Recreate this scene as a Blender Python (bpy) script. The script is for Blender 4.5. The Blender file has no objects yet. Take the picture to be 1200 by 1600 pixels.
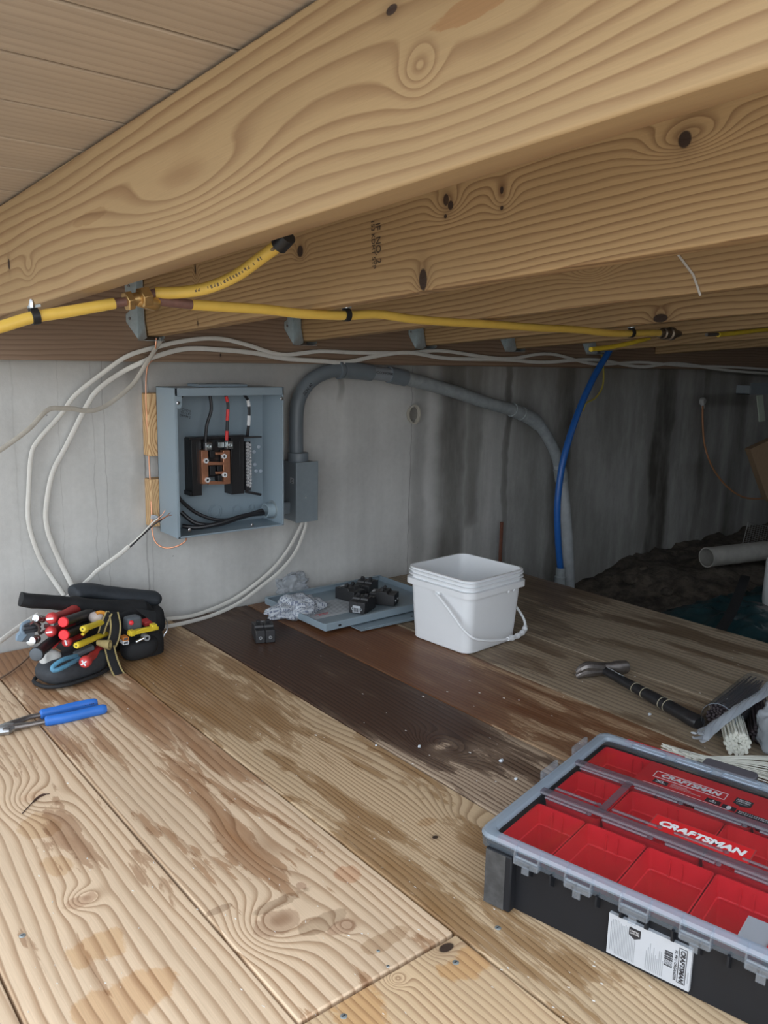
import bpy, bmesh, math, random
from mathutils import Vector, Matrix, noise as mn
V = Vector
C = bpy.context.scene.collection
sc = bpy.context.scene
rnd = random.Random(7)

# ------------------------------------------------------------------ camera
FPX, YAW, PITCH, ROLL, CAMH = 1277.93, math.radians(39.1975), math.radians(10.7804), math.radians(1.2772), 0.72
_fw = V((math.sin(YAW)*math.cos(PITCH), math.cos(YAW)*math.cos(PITCH), -math.sin(PITCH)))
_rt = V((math.cos(YAW), -math.sin(YAW), 0)); _up = _rt.cross(_fw)
CR = _rt*math.cos(ROLL) + _up*math.sin(ROLL)
CU = _up*math.cos(ROLL) - _rt*math.sin(ROLL)
CO = V((0, 0, CAMH))
cam = bpy.data.cameras.new('camera'); co = bpy.data.objects.new('camera', cam); C.objects.link(co)
co.matrix_world = Matrix(((CR.x, CU.x, -_fw.x, CO.x), (CR.y, CU.y, -_fw.y, CO.y), (CR.z, CU.z, -_fw.z, CO.z), (0, 0, 0, 1)))
cam.sensor_fit = 'VERTICAL'; cam.sensor_height = 24; cam.lens = 24*FPX/1600; cam.clip_start = 0.02
sc.camera = co

# ------------------------------------------------------------------ world (overcast daylight) and exposure
w = bpy.data.worlds.new('overcast_sky'); sc.world = w; w.use_nodes = True
nt = w.node_tree; bg = nt.nodes['Background']
tc = nt.nodes.new('ShaderNodeTexCoord'); sp = nt.nodes.new('ShaderNodeSeparateXYZ'); rp = nt.nodes.new('ShaderNodeValToRGB')
nt.links.new(tc.outputs['Generated'], sp.inputs[0]); nt.links.new(sp.outputs['Z'], rp.inputs[0]); nt.links.new(rp.outputs[0], bg.inputs[0])
rp.color_ramp.elements[0].position = 0.0; rp.color_ramp.elements[0].color = (0.90, 0.95, 1.0, 1)
rp.color_ramp.elements[1].position = 0.7; rp.color_ramp.elements[1].color = (0.78, 0.88, 1.0, 1)
bg.inputs[1].default_value = 1.0
sc.view_settings.view_transform = 'Standard'; sc.view_settings.look = 'None'
sc.view_settings.gamma = 1; sc.view_settings.use_curve_mapping = False
sc.view_settings.exposure = 1.62
sc.cycles.max_bounces = 10; sc.cycles.transparent_max_bounces = 24

# ------------------------------------------------------------------ pixel -> place
YW = 2.03            # concrete wall face
YL = 1.987           # ledger face
def ray(x, y):
    return (_fw*FPX + CR*(x-600) - CU*(y-800)).normalized()
def at(x, y, axis, val):
    d = ray(x, y); return CO + d*((val-CO[axis])/d[axis])
def atY(x, y, Y): return at(x, y, 1, Y)
def atZ(x, y, z=0.0): return at(x, y, 2, z)

# ------------------------------------------------------------------ node helpers
class NB:
    def __init__(s, name):
        s.mat = bpy.data.materials.new(name); s.mat.use_nodes = True
        s.t = s.mat.node_tree; s.b = s.t.nodes['Principled BSDF']; s.out = s.t.nodes['Material Output']
        s._co = None
    def n(s, typ, **k):
        nd = s.t.nodes.new(typ)
        for a, b in k.items(): setattr(nd, a, b)
        return nd
    def put(s, sock, v):
        if hasattr(v, 'is_output'): s.t.links.new(v, sock)
        else: sock.default_value = v
    def m(s, op, a, b=0.0, c=None, clamp=False):
        nd = s.n('ShaderNodeMath', operation=op, use_clamp=clamp)
        s.put(nd.inputs[0], a)
        if len(nd.inputs) > 1: s.put(nd.inputs[1], b)
        if c is not None: s.put(nd.inputs[2], c)
        return nd.outputs[0]
    def obj(s):
        if s._co is None: s._co = s.n('ShaderNodeTexCoord').outputs['Object']
        return s._co
    def sep(s, v):
        nd = s.n('ShaderNodeSeparateXYZ'); s.put(nd.inputs[0], v); return nd.outputs
    def comb(s, x, y, z):
        nd = s.n('ShaderNodeCombineXYZ'); s.put(nd.inputs[0], x); s.put(nd.inputs[1], y); s.put(nd.inputs[2], z); return nd.outputs[0]
    def noise(s, vec, scale=1.0, detail=2.0, rough=0.5, dist=0.0):
        nd = s.n('ShaderNodeTexNoise'); s.put(nd.inputs['Vector'], vec)
        nd.inputs['Scale'].default_value = scale; nd.inputs['Detail'].default_value = detail
        nd.inputs['Roughness'].default_value = rough; nd.inputs['Distortion'].default_value = dist
        return nd.outputs[0]
    def ramp(s, f, pts, interp='LINEAR'):
        nd = s.n('ShaderNodeValToRGB'); s.put(nd.inputs[0], f); cr = nd.color_ramp; cr.interpolation = interp
        while len(cr.elements) < len(pts): cr.elements.new(0.5)
        for e, (p, c) in zip(cr.elements, pts):
            e.position = p
            e.color = (c, c, c, 1) if not hasattr(c, '__len__') else (*c, 1)
        return nd.outputs[0]
    def step(s, f, lo, hi, a=0.0, b=1.0):
        nd = s.n('ShaderNodeMapRange', interpolation_type='SMOOTHSTEP'); s.put(nd.inputs[0], f)
        nd.inputs[1].default_value = lo; nd.inputs[2].default_value = hi; nd.inputs[3].default_value = a; nd.inputs[4].default_value = b
        return nd.outputs[0]
    def mix(s, f, a, b, mode='MIX'):
        nd = s.n('ShaderNodeMix', data_type='RGBA', blend_type=mode); s.put(nd.inputs[0], f)
        s.put(nd.inputs[6], a if hasattr(a, 'is_output') else (*a, 1)); s.put(nd.inputs[7], b if hasattr(b, 'is_output') else (*b, 1))
        return nd.outputs[2]
    def bump(s, h, strength=0.2, dist=0.002):
        nd = s.n('ShaderNodeBump'); s.put(nd.inputs['Height'], h); nd.inputs['Strength'].default_value = strength
        nd.inputs['Distance'].default_value = dist; s.t.links.new(nd.outputs[0], s.b.inputs['Normal'])

_mc = {}
def plain(name, col, rough=0.5, metal=0.0, var=0.12, scale=60, trans=0.0, bump=0.0, coat=0.0):
    """plain surface with faint procedural mottling"""
    if name in _mc: return _mc[name]
    b = NB(name); n = b.noise(b.obj(), scale, 3, 0.6)
    k = b.m('MULTIPLY_ADD', n, 2*var, 1-var)
    c = b.mix(1.0, col, b.comb(k, k, k), 'MULTIPLY')
    b.put(b.b.inputs['Base Color'], c); b.b.inputs['Metallic'].default_value = metal
    b.put(b.b.inputs['Roughness'], b.m('MULTIPLY_ADD', n, 0.2, rough-0.1, clamp=True))
    if trans: b.b.inputs['Transmission Weight'].default_value = trans
    if coat: b.b.inputs['Coat Weight'].default_value = coat
    if bump: b.bump(n, bump)
    _mc[name] = b.mat; return b.mat

def wood(name, base, dark, swz='XZY', freq=70, amp=0.05, ring=0.8, seed=0.0, knots=(), cores=(), wet=None, wetcol=(0.45, 0.32, 0.24), kw=0.3, rough=0.65, stains=(), fib=0.3, ws=(2.2, 11)):
    """sawn softwood. u along the grain, v across it. knots: (u,v,a,b,A) bend the rings, cores: (u,v,ru,rv) dark knots.
       wet: (threshold, [(u,v,a,b,s)..]); stains: (u,v,a,b,(r,g,b))"""
    b = NB(name); o = b.sep(b.obj()); ix = {'X': 0, 'Y': 1, 'Z': 2}
    u, v, wv = [o[ix[c]] for c in swz]
    n1 = b.noise(b.comb(b.m('MULTIPLY_ADD', u, 1.0, seed), b.m('MULTIPLY', v, 3.5), b.m('MULTIPLY_ADD', wv, 3.0, seed)), 1.3, 1.5, 0.4)
    n2 = b.noise(b.comb(b.m('MULTIPLY_ADD', u, 5.0, seed), b.m('MULTIPLY', v, 22), wv), 1.0, 2, 0.5)
    F = b.m('ADD', b.m('MULTIPLY_ADD', wv, kw, v), b.m('MULTIPLY_ADD', b.m('SUBTRACT', n1, 0.5), amp*2, b.m('MULTIPLY', b.m('SUBTRACT', n2, 0.5), 0.012)))
    def ell(uc, vc, a, bb):
        du = b.m('MULTIPLY', b.m('SUBTRACT', u, uc), 1/a); dv = b.m('MULTIPLY', b.m('SUBTRACT', v, vc), 1/bb)
        return b.m('ADD', b.m('MULTIPLY', du, du), b.m('MULTIPLY', dv, dv))
    for (uc, vc, a, bb, A) in knots:
        F = b.m('ADD', F, b.m('MULTIPLY', b.m('EXPONENT', b.m('MULTIPLY', ell(uc, vc, a, bb), -1.0)), A))
    t = b.m('FRACT', b.m('MULTIPLY', F, freq))
    R = b.ramp(t, [(0.0, 0.0), (0.45, 0.12), (0.78, 0.75), (0.9, 1.0), (1.0, 0.05)])
    var = b.noise(b.comb(b.m('MULTIPLY_ADD', u, 1.5, seed+3), b.m('MULTIPLY', v, 8), 0.0), 1.5, 2)
    Rf = b.m('MULTIPLY', b.m('MULTIPLY', R, ring), b.m('MULTIPLY_ADD', var, 1.2, 0.35), clamp=True)
    col = b.mix(Rf, base, dark)
    f = b.noise(b.comb(b.m('MULTIPLY', u, 14), b.m('MULTIPLY', v, 520), b.m('MULTIPLY', wv, 300)), 1.0, 2, 0.6)
    k = b.m('ADD', b.m('MULTIPLY_ADD', f, fib, 1-fib/2), b.m('MULTIPLY_ADD', var, 0.35, -0.17))
    col = b.mix(1.0, col, b.comb(k, k, k), 'MULTIPLY')
    for (uc, vc, ru, rv) in cores:
        wob = b.m('MULTIPLY_ADD', n2, 1.4, -0.7)
        msk = b.step(b.m('ADD', ell(uc, vc, ru, rv), wob), 0.75, 1.25, 1.0, 0.0)
        halo = b.m('EXPONENT', b.m('MULTIPLY', ell(uc, vc, ru*2.0, rv*2.0), -1.0))
        col = b.mix(b.m('MULTIPLY', halo, 0.5), col, tuple(c*0.6 for c in dark))
        col = b.mix(b.m('MULTIPLY', msk, 0.95), col, (0.030, 0.017, 0.013))
    for (uc, vc, a, bb, sc_) in stains:
        e = b.m('ADD', ell(uc, vc, a, bb), b.m('MULTIPLY_ADD', b.noise(b.comb(b.m('MULTIPLY', u, 13), b.m('MULTIPLY', v, 26), seed), 1.0, 5, 0.65), 4.4, -2.2))
        col = b.mix(b.m('MULTIPLY', b.step(e, 0.75, 1.15, 1.0, 0.0), 0.55), col, b.mix(1.0, col, sc_, 'MULTIPLY'))
    rg = b.m('MULTIPLY_ADD', f, 0.15, rough-0.07)
    if wet:
        thr, regs = wet
        wn = b.noise(b.comb(b.m('MULTIPLY_ADD', u, ws[0], seed), b.m('MULTIPLY_ADD', v, ws[1], seed), 0.0), 1.6, 6, 0.62, 0.4)
        wn = b.m('ADD', wn, b.m('MULTIPLY', R, -0.045))
        for (uc, vc, a, bb, s_) in regs:
            wn = b.m('ADD', wn, b.m('MULTIPLY', b.m('EXPONENT', b.m('MULTIPLY', ell(uc, vc, a, bb), -1.0)), s_))
        mk = b.step(wn, thr-0.012, thr+0.015)
        deep = b.step(wn, thr, thr+0.25, 0.72, 1.0)
        col = b.mix(b.m('MULTIPLY', mk, deep), col, b.mix(1.0, col, wetcol, 'MULTIPLY'))
        rg = b.m('SUBTRACT', rg, b.m('MULTIPLY', mk, 0.20))
    b.put(b.b.inputs['Base Color'], col); b.put(b.b.inputs['Roughness'], rg)
    b.b.inputs['Specular IOR Level'].default_value = 0.35
    b.bump(b.m('ADD', R, b.m('MULTIPLY', f, 0.8)), 0.18, 0.0012)
    return b.mat

# ------------------------------------------------------------------ mesh builder
class M:
    def __init__(s): s.bm = bmesh.new(); s.mats = []
    def mi(s, mat):
        if mat not in s.mats: s.mats.append(mat)
        return s.mats.index(mat)
    def _f(s, vs, mi):
        try:
            f = s.bm.faces.new(vs); f.material_index = mi; return f
        except ValueError: return None
    def box(s, c, size, mat, X=None, Y=None, Z=None, taper=1.0):
        """box centred at c; X, Y, Z give its axes"""
        X = V(X or (1, 0, 0)).normalized(); Y = V(Y or (0, 1, 0)).normalized(); Z = V(Z).normalized() if Z else X.cross(Y)
        c = V(c); h = [q/2 for q in size]; mi = s.mi(mat); vs = []
        for k in (-1, 1):
            tt = taper if k > 0 else 1.0
            for i, j in ((-1, -1), (1, -1), (1, 1), (-1, 1)):
                vs.append(s.bm.verts.new(c + X*h[0]*i*tt + Y*h[1]*j*tt + Z*h[2]*k))
        for q in ((3, 2, 1, 0), (4, 5, 6, 7), (0, 1, 5, 4), (1, 2, 6, 5), (2, 3, 7, 6), (3, 0, 4, 7)):
            s._f([vs[i] for i in q], mi)
        return s
    def bb(s, a, b_, mat):
        a = V(a); b_ = V(b_); return s.box((a+b_)/2, [abs(b_[i]-a[i]) for i in range(3)], mat)
    def prism(s, pts, off, mat):
        """polygon of 3D points extruded by vector off"""
        mi = s.mi(mat); off = V(off); n = len(pts)
        A = [s.bm.verts.new(V(p)) for p in pts]; B = [s.bm.verts.new(V(p)+off) for p in pts]
        s._f(A[::-1], mi); s._f(B, mi)
        for i in range(n): s._f([A[i], A[(i+1) % n], B[(i+1) % n], B[i]], mi)
        return s
    def rings(s, R, mat, cap0=True, cap1=True, closed=True):
        mi = s.mi(mat); L = [[s.bm.verts.new(V(p)) for p in r] for r in R]; n = len(L[0])
        for a, b_ in zip(L, L[1:]):
            for i in range(n if closed else n-1):
                s._f([a[i], a[(i+1) % n], b_[(i+1) % n], b_[i]], mi)
        if cap0: s._f(L[0][::-1], mi)
        if cap1: s._f(L[-1], mi)
        return s
    def tube(s, pts, r, mat, seg=12, flat=None, nrm=None, cap=True, twist=0.0):
        """r: number or list; flat: second radius along nrm"""
        pts = [V(p) for p in pts]; n = len(pts); R = []; up = None
        rs = r if isinstance(r, (list, tuple)) else [r]*n
        for i, p in enumerate(pts):
            t = (pts[min(i+1, n-1)] - pts[max(i-1, 0)]).normalized()
            if nrm is not None:
                a = t.cross(V(nrm)).normalized(); b_ = V(nrm) - t*t.dot(V(nrm)); b_.normalize()
            else:
                if up is None: up = V((0, 0, 1)) if abs(t.z) < 0.9 else V((1, 0, 0))
                a = t.cross(up).normalized(); b_ = a.cross(t).normalized(); up = b_
            fb = rs[i] if flat is None else flat*rs[i]/rs[0]
            ca, sa = math.cos(twist*i), math.sin(twist*i); a, b_ = a*ca+b_*sa, b_*ca-a*sa
            R.append([p + a*rs[i]*math.cos(2*math.pi*k/seg) + b_*fb*math.sin(2*math.pi*k/seg) for k in range(seg)])
        return s.rings(R, mat, cap, cap)
    def lathe(s, p0, p1, prof, mat, seg=20, cap0=True, cap1=True, sq=1.0, nrm=None):
        """profile [(t along p0->p1 in metres, radius)]"""
        p0, p1 = V(p0), V(p1); t = (p1-p0).normalized()
        up = V(nrm) if nrm else (V((0, 0, 1)) if abs(t.z) < 0.9 else V((1, 0, 0)))
        a = t.cross(up).normalized(); b_ = a.cross(t).normalized()
        R = [[p0 + t*q + a*r*math.cos(2*math.pi*k/seg) + b_*sq*r*math.sin(2*math.pi*k/seg) for k in range(seg)] for q, r in prof]
        return s.rings(R, mat, cap0, cap1)
    def ball(s, c, r, mat, seg=12, sc_=(1, 1, 1)):
        R = []
        for i in range(1, seg//2+1):
            th = math.pi*(i-0.5)/(seg//2); R.append([V(c)+V((r*math.sin(th)*math.cos(2*math.pi*k/seg)*sc_[0], r*math.sin(th)*math.sin(2*math.pi*k/seg)*sc_[1], r*math.cos(th)*sc_[2])) for k in range(seg)])
        return s.rings(R, mat)
    def text(s, txt, o, right, up, size, mat, ext=0.0002, shear=0.0, sx=1.0, bold=0.0, ls=1.0, align='CENTER'):
        cu = bpy.data.curves.new('t', 'FONT'); cu.body = txt; cu.size = size; cu.extrude = 0; cu.shear = shear; cu.resolution_u = 3
        cu.offset = bold*size; cu.space_line = ls; cu.align_x = align; cu.align_y = 'CENTER'
        ob = bpy.data.objects.new('t', cu); C.objects.link(ob); dg = bpy.context.evaluated_depsgraph_get(); dg.update()
        me = bpy.data.meshes.new_from_object(ob.evaluated_get(dg))
        right = V(right).normalized(); up = V(up).normalized(); nn = right.cross(up); mi = s.mi(mat)
        vs = [s.bm.verts.new(V(o) + right*v.co.x*sx + up*v.co.y + nn*ext) for v in me.vertices]
        for p in me.polygons: s._f([vs[i] for i in p.vertices], mi)
        bpy.data.objects.remove(ob); bpy.data.curves.remove(cu); bpy.data.meshes.remove(me)
        return s
    def jitter(s, a, f=30, seed=0):
        for v in s.bm.verts: v.co += mn.noise_vector(v.co*f + V((seed, seed, seed)))*a
        return s

MWD = {}
def finish(m, name, mtx=None, bevel=0.0, smooth=True, sub=0, ang=35, bseg=2):
    bm = m.bm
    bmesh.ops.remove_doubles(bm, verts=bm.verts, dist=1e-6)
    bmesh.ops.recalc_face_normals(bm, faces=bm.faces)
    if mtx is not None: bm.transform(mtx)
    me = bpy.data.meshes.new(name); bm.to_mesh(me); bm.free()
    for q in m.mats: me.materials.append(q)
    if smooth:
        for p in me.polygons: p.use_smooth = True
        me.set_sharp_from_angle(angle=math.radians(ang))
    o = bpy.data.objects.new(name, me); C.objects.link(o)
    if bevel:
        md = o.modifiers.new('b', 'BEVEL'); md.width = bevel; md.segments = bseg; md.limit_method = 'ANGLE'; md.angle_limit = math.radians(40); md.harden_normals = False
    if sub:
        md = o.modifiers.new('s', 'SUBSURF'); md.levels = sub; md.render_levels = sub
    return o
def tag(o, label, cat=None, group=None, kind=None):
    if label: o['label'] = label
    if cat: o['category'] = cat
    if group: o['group'] = group
    if kind: o['kind'] = kind
    return o
def single(m, name, label, cat, group=None, kind=None, origin=None, **k):
    """a thing that is one mesh; its origin goes to the middle of its base"""
    vs = [v.co for v in m.bm.verts]
    if origin is None:
        origin = V(((min(v.x for v in vs)+max(v.x for v in vs))/2, (min(v.y for v in vs)+max(v.y for v in vs))/2, min(v.z for v in vs)))
    o = finish(m, name, Matrix.Translation(-V(origin)), **k); o.location = origin
    return tag(o, label, cat, group, kind)
def thing(name, label, cat, loc=(0, 0, 0), rot=None, group=None, kind=None):
    o = bpy.data.objects.new(name, None); C.objects.link(o); o.empty_display_size = 0.02
    mt = Matrix.Translation(V(loc)) @ (rot.to_4x4() if rot is not None else Matrix())
    o.matrix_world = mt; MWD[o.name] = mt
    return tag(o, label, cat, group, kind)
def part(m, name, root, label=None, world=True, parent=None, **k):
    o = finish(m, name, MWD[root.name].inverted() if world else None, **k)
    o.parent = parent or root
    if label: o['label'] = label
    return o
def struct(m, name, **k):
    o = single(m, name, None, None, kind='structure', **k); return o
def dup(o, loc=None, rotz=None, label=None):
    c = o.copy(); C.objects.link(c)
    if loc is not None: c.location = loc
    if rotz is not None: c.rotation_euler = (0, 0, rotz)
    if label: c['label'] = label
    for ch in list(o.children):
        d = ch.copy(); C.objects.link(d); d.parent = c
        for g in list(ch.children):
            e = g.copy(); C.objects.link(e); e.parent = d
    return c
def smooth_path(P, n=8):
    P = [V(p) for p in P]; out = []
    for i in range(len(P)-1):
        p0 = P[max(i-1, 0)]; p1 = P[i]; p2 = P[i+1]; p3 = P[min(i+2, len(P)-1)]
        for k in range(n):
            t = k/n
            out.append(0.5*((2*p1) + (p2-p0)*t + (2*p0-5*p1+4*p2-p3)*t*t + (3*p1-p0-3*p2+p3)*t**3))
    out.append(P[-1]); return out
def rrect(cx, cy, hx, hy, r, z, n=5):
    o = []
    for (sx, sy, a0) in ((1, 1, 0), (-1, 1, 90), (-1, -1, 180), (1, -1, 270)):
        for k in range(n+1):
            a = math.radians(a0+90*k/n); o.append(V((cx+sx*(hx-r)+r*math.cos(a), cy+sy*(hy-r)+r*math.sin(a), z)))
    return o

# ------------------------------------------------------------------ materials
black_pl = plain('black_plastic', (0.014, 0.015, 0.017), 0.45)
dark_metal = plain('dark_enamel', (0.018, 0.018, 0.02), 0.4)
galv = plain('galvanised_steel', (0.42, 0.47, 0.48), 0.45, 0.7, 0.25, 90)
steel = plain('bright_steel', (0.62, 0.64, 0.66), 0.3, 1.0, 0.2, 80)
oldsteel = plain('worn_steel', (0.22, 0.2, 0.19), 0.42, 0.8, 0.4, 120)
copper = plain('copper', (0.75, 0.36, 0.22), 0.35, 0.85, 0.2, 90)
brass = plain('brass', (0.62, 0.42, 0.18), 0.35, 0.85, 0.2, 90)
copper_tarn = plain('reddish_corrugated_tube', (0.22, 0.12, 0.10), 0.5, 0.3, 0.25, 100)
yellow_pipe = plain('yellow_jacket', (0.78, 0.52, 0.10), 0.42, 0, 0.08)
greybox = plain('grey_enamel', (0.26, 0.33, 0.38), 0.38, 0.0, 0.06, 25)
pvc_grey = plain('grey_pvc', (0.17, 0.20, 0.225), 0.4, 0, 0.12, 30)
pvc_dusty = plain('dusty_grey_pvc', (0.30, 0.33, 0.34), 0.6, 0, 0.35, 40)
white_pl = plain('white_plastic', (0.80, 0.82, 0.84), 0.35, 0, 0.02, 20)
cable_white = plain('white_cable_jacket', (0.66, 0.645, 0.60), 0.45, 0, 0.1, 60)
cable_dusty = plain('dusty_cable_jacket', (0.52, 0.49, 0.43), 0.5, 0, 0.15, 60)
blue_pipe = plain('blue_tube', (0.02, 0.12, 0.42), 0.35)
blue_grip = plain('blue_grip', (0.03, 0.16, 0.56), 0.42, 0, 0.1)
red_pl = plain('red_plastic', (0.78, 0.018, 0.028), 0.38, 0, 0.05, 15)
red_grip = plain('red_grip', (0.58, 0.05, 0.05), 0.45, 0, 0.12)
yel_grip = plain('yellow_grip', (0.78, 0.60, 0.04), 0.45, 0, 0.12)
black_fab = plain('black_nylon', (0.013, 0.014, 0.016), 0.75, 0, 0.45, 160, bump=0.4)
tan_fab = plain('tan_webbing', (0.40, 0.32, 0.14), 0.8, 0, 0.3, 200, bump=0.3)
grey_rub = plain('grey_rubber', (0.10, 0.115, 0.13), 0.6, 0, 0.2)
rust = plain('rusty_iron', (0.13, 0.045, 0.025), 0.8, 0, 0.5, 150, bump=0.4)
paper = plain('white_label_paper', (0.46, 0.48, 0.51), 0.5, 0, 0.03)
ink = plain('black_ink', (0.02, 0.02, 0.025), 0.5)
red_ink = plain('red_card', (0.66, 0.02, 0.025), 0.5, 0, 0.05)
chip_m = plain('white_crumbs', (0.75, 0.74, 0.70), 0.6)
natural_tie = plain('natural_nylon', (0.80, 0.80, 0.72), 0.4, 0, 0.08)
redtape = plain('red_tape', (0.72, 0.04, 0.04), 0.4)

def clear(name, tint=(0.93, 0.95, 0.97), body=0.08, bodycol=(0.6, 0.65, 0.7), rough=0.06):
    b = NB(name); t = b.t
    tr = b.n('ShaderNodeBsdfTransparent'); tr.inputs[0].default_value = (*tint, 1)
    gl = b.n('ShaderNodeBsdfGlossy'); gl.inputs['Roughness'].default_value = rough
    df = b.n('ShaderNodeBsdfDiffuse'); df.inputs[0].default_value = (*bodycol, 1)
    ge = b.n('ShaderNodeNewGeometry'); dp = b.n('ShaderNodeVectorMath', operation='DOT_PRODUCT')
    t.links.new(ge.outputs['Incoming'], dp.inputs[0]); t.links.new(ge.outputs['Normal'], dp.inputs[1])
    sch = b.m('MULTIPLY_ADD', b.m('POWER', b.m('SUBTRACT', 1.0, b.m('ABSOLUTE', dp.outputs['Value']), clamp=True), 5.0), 0.96, 0.04)
    m1 = b.n('ShaderNodeMixShader'); m1.inputs[0].default_value = body
    t.links.new(tr.outputs[0], m1.inputs[1]); t.links.new(df.outputs[0], m1.inputs[2])
    m2 = b.n('ShaderNodeMixShader'); t.links.new(sch, m2.inputs[0])
    t.links.new(m1.outputs[0], m2.inputs[1]); t.links.new(gl.outputs[0], m2.inputs[2])
    t.links.new(m2.outputs[0], b.out.inputs[0]); return b.mat
clear_lid = clear('clear_lid_plastic', (0.95, 0.96, 0.97), body=0.012)
clear_rim = clear('clear_thick_plastic', (0.70, 0.77, 0.84), 0.30, (0.62, 0.72, 0.82), 0.07)
clear_rib = clear('clear_rib_plastic', (0.66, 0.60, 0.64), 0.22, (0.32, 0.29, 0.34), 0.12)
bag_m = clear('thin_bag_plastic', (0.90, 0.92, 0.95), 0.34, (0.66, 0.71, 0.76), 0.22)
tube_m = clear('clear_tube_plastic', (0.85, 0.88, 0.9), 0.06, (0.5, 0.55, 0.6), 0.1)

def concrete():
    b = NB('poured_concrete'); o = b.sep(b.obj())
    x, z = o[0], o[2]
    n = b.noise(b.obj(), 3.2, 5, 0.6); fine = b.noise(b.obj(), 60, 4, 0.7)
    streak = b.noise(b.comb(b.m('MULTIPLY', x, 9), 0.0, b.m('MULTIPLY', z, 0.7)), 1.0, 4, 0.6)
    k = b.m('ADD', b.m('MULTIPLY_ADD', n, 0.45, 0.60), b.m('ADD', b.m('MULTIPLY_ADD', fine, 0.16, -0.08), b.m('MULTIPLY_ADD', streak, 0.50, -0.25)))
    col = b.mix(1.0, (0.66, 0.66, 0.64), b.comb(k, k, k), 'MULTIPLY')
    # damp runs down the wall: (pixel x at mid height, half width m, strength)
    wob = b.m('MULTIPLY_ADD', b.noise(b.comb(b.m('MULTIPLY', x, 2), 0.0, b.m('MULTIPLY', z, 3.5)), 1.0, 3, 0.6), 0.10, -0.05)
    xs = b.m('ADD', x, wob)
    damp_shade = None
    for (px, hw, s_, lo) in ((706, 0.075, 0.85, -0.3), (738, 0.05, 0.7, 0.1), (790, 0.022, 0.8, -0.3), (875, 0.075, 0.85, -0.3), (925, 0.05, 0.45, -0.3), (1030, 0.10, 1.0, -0.3), (1093, 0.045, 0.75, -0.3), (1145, 0.12, 0.8, -0.3), (655, 0.03, 0.35, 0.0), (210, 0.02, 0.25, 0.3), (528, 0.012, 0.5, 0.58)):
        xc = atY(px, 740, YW).x
        d = b.m('MULTIPLY', b.m('SUBTRACT', xs, xc), 1/hw)
        g = b.m('MULTIPLY', b.m('EXPONENT', b.m('MULTIPLY', b.m('MULTIPLY', d, b.m('MULTIPLY', d, b.m('MULTIPLY', d, d))), -1.0)), s_)
        g = b.m('MULTIPLY', g, b.step(z, lo-0.02, lo+0.05))
        damp_shade = g if damp_shade is None else b.m('MAXIMUM', damp_shade, g)
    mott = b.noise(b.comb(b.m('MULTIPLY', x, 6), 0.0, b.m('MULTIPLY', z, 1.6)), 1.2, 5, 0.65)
    right_shade = b.m('MULTIPLY', b.step(mott, 0.34, 0.62, 0.62, 1.0), b.m('MULTIPLY', b.step(b.m('ADD', x, b.m('MULTIPLY', streak, 0.9)), 2.35, 2.75), 0.66))   # damp past the joint, deepened to paint shade into the right end
    damp_shade = b.m('MAXIMUM', b.m('MULTIPLY', damp_shade, b.m('MULTIPLY_ADD', mott, 1.3, 0.3)), right_shade, clamp=True)
    col = b.mix(damp_shade, col, (0.075, 0.070, 0.060))
    # darker brown band at the top by the ledger
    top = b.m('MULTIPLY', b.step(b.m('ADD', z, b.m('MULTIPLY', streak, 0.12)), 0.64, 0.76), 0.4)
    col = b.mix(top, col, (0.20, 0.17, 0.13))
    # hairline cracks
    for (px, y0, wd, st) in ((166, 750, 0.0016, 0.8), (226, 700, 0.004, 0.7), (640, 760, 0.003, 0.75), (148, 740, 0.0025, 0.35), (90, 640, 0.0015, 0.3), (30, 800, 0.003, 0.2), (240, 900, 0.002, 0.5)):
        xc = atY(px, y0, YW).x
        cw = b.m('MULTIPLY_ADD', b.noise(b.comb(px*1.0, 0.0, b.m('MULTIPLY', z, 7)), 1.0, 3, 0.7), 0.03, -0.015)
        d = b.m('ABSOLUTE', b.m('SUBTRACT', b.m('ADD', x, cw), xc))
        g = b.m('MULTIPLY', b.step(d, 0.0, wd, 1.0, 0.0), b.m('MULTIPLY_ADD', mott, 1.8, -0.25, clamp=True))
        col = b.mix(b.m('MULTIPLY', g, st), col, (0.10, 0.095, 0.085))
    pit = b.step(b.noise(b.obj(), 70, 2, 0.5), 0.775, 0.80)
    col = b.mix(b.m('MULTIPLY', pit, 0.6), col, (0.12, 0.115, 0.105))
    b.put(b.b.inputs['Base Color'], col); b.put(b.b.inputs['Roughness'], b.m('MULTIPLY_ADD', damp_shade, -0.3, 0.85))
    b.bump(b.m('ADD', fine, b.m('MULTIPLY', pit, -2.0)), 0.25, 0.002)
    return b.mat
def dirt_mat(name, c1, c2):
    b = NB(name); n = b.noise(b.obj(), 14, 6, 0.7); col = b.mix(b.step(n, 0.35, 0.65), c1, c2)
    b.put(b.b.inputs['Base Color'], col); b.b.inputs['Roughness'].default_value = 0.95; b.bump(n, 0.6, 0.01); return b.mat

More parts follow.
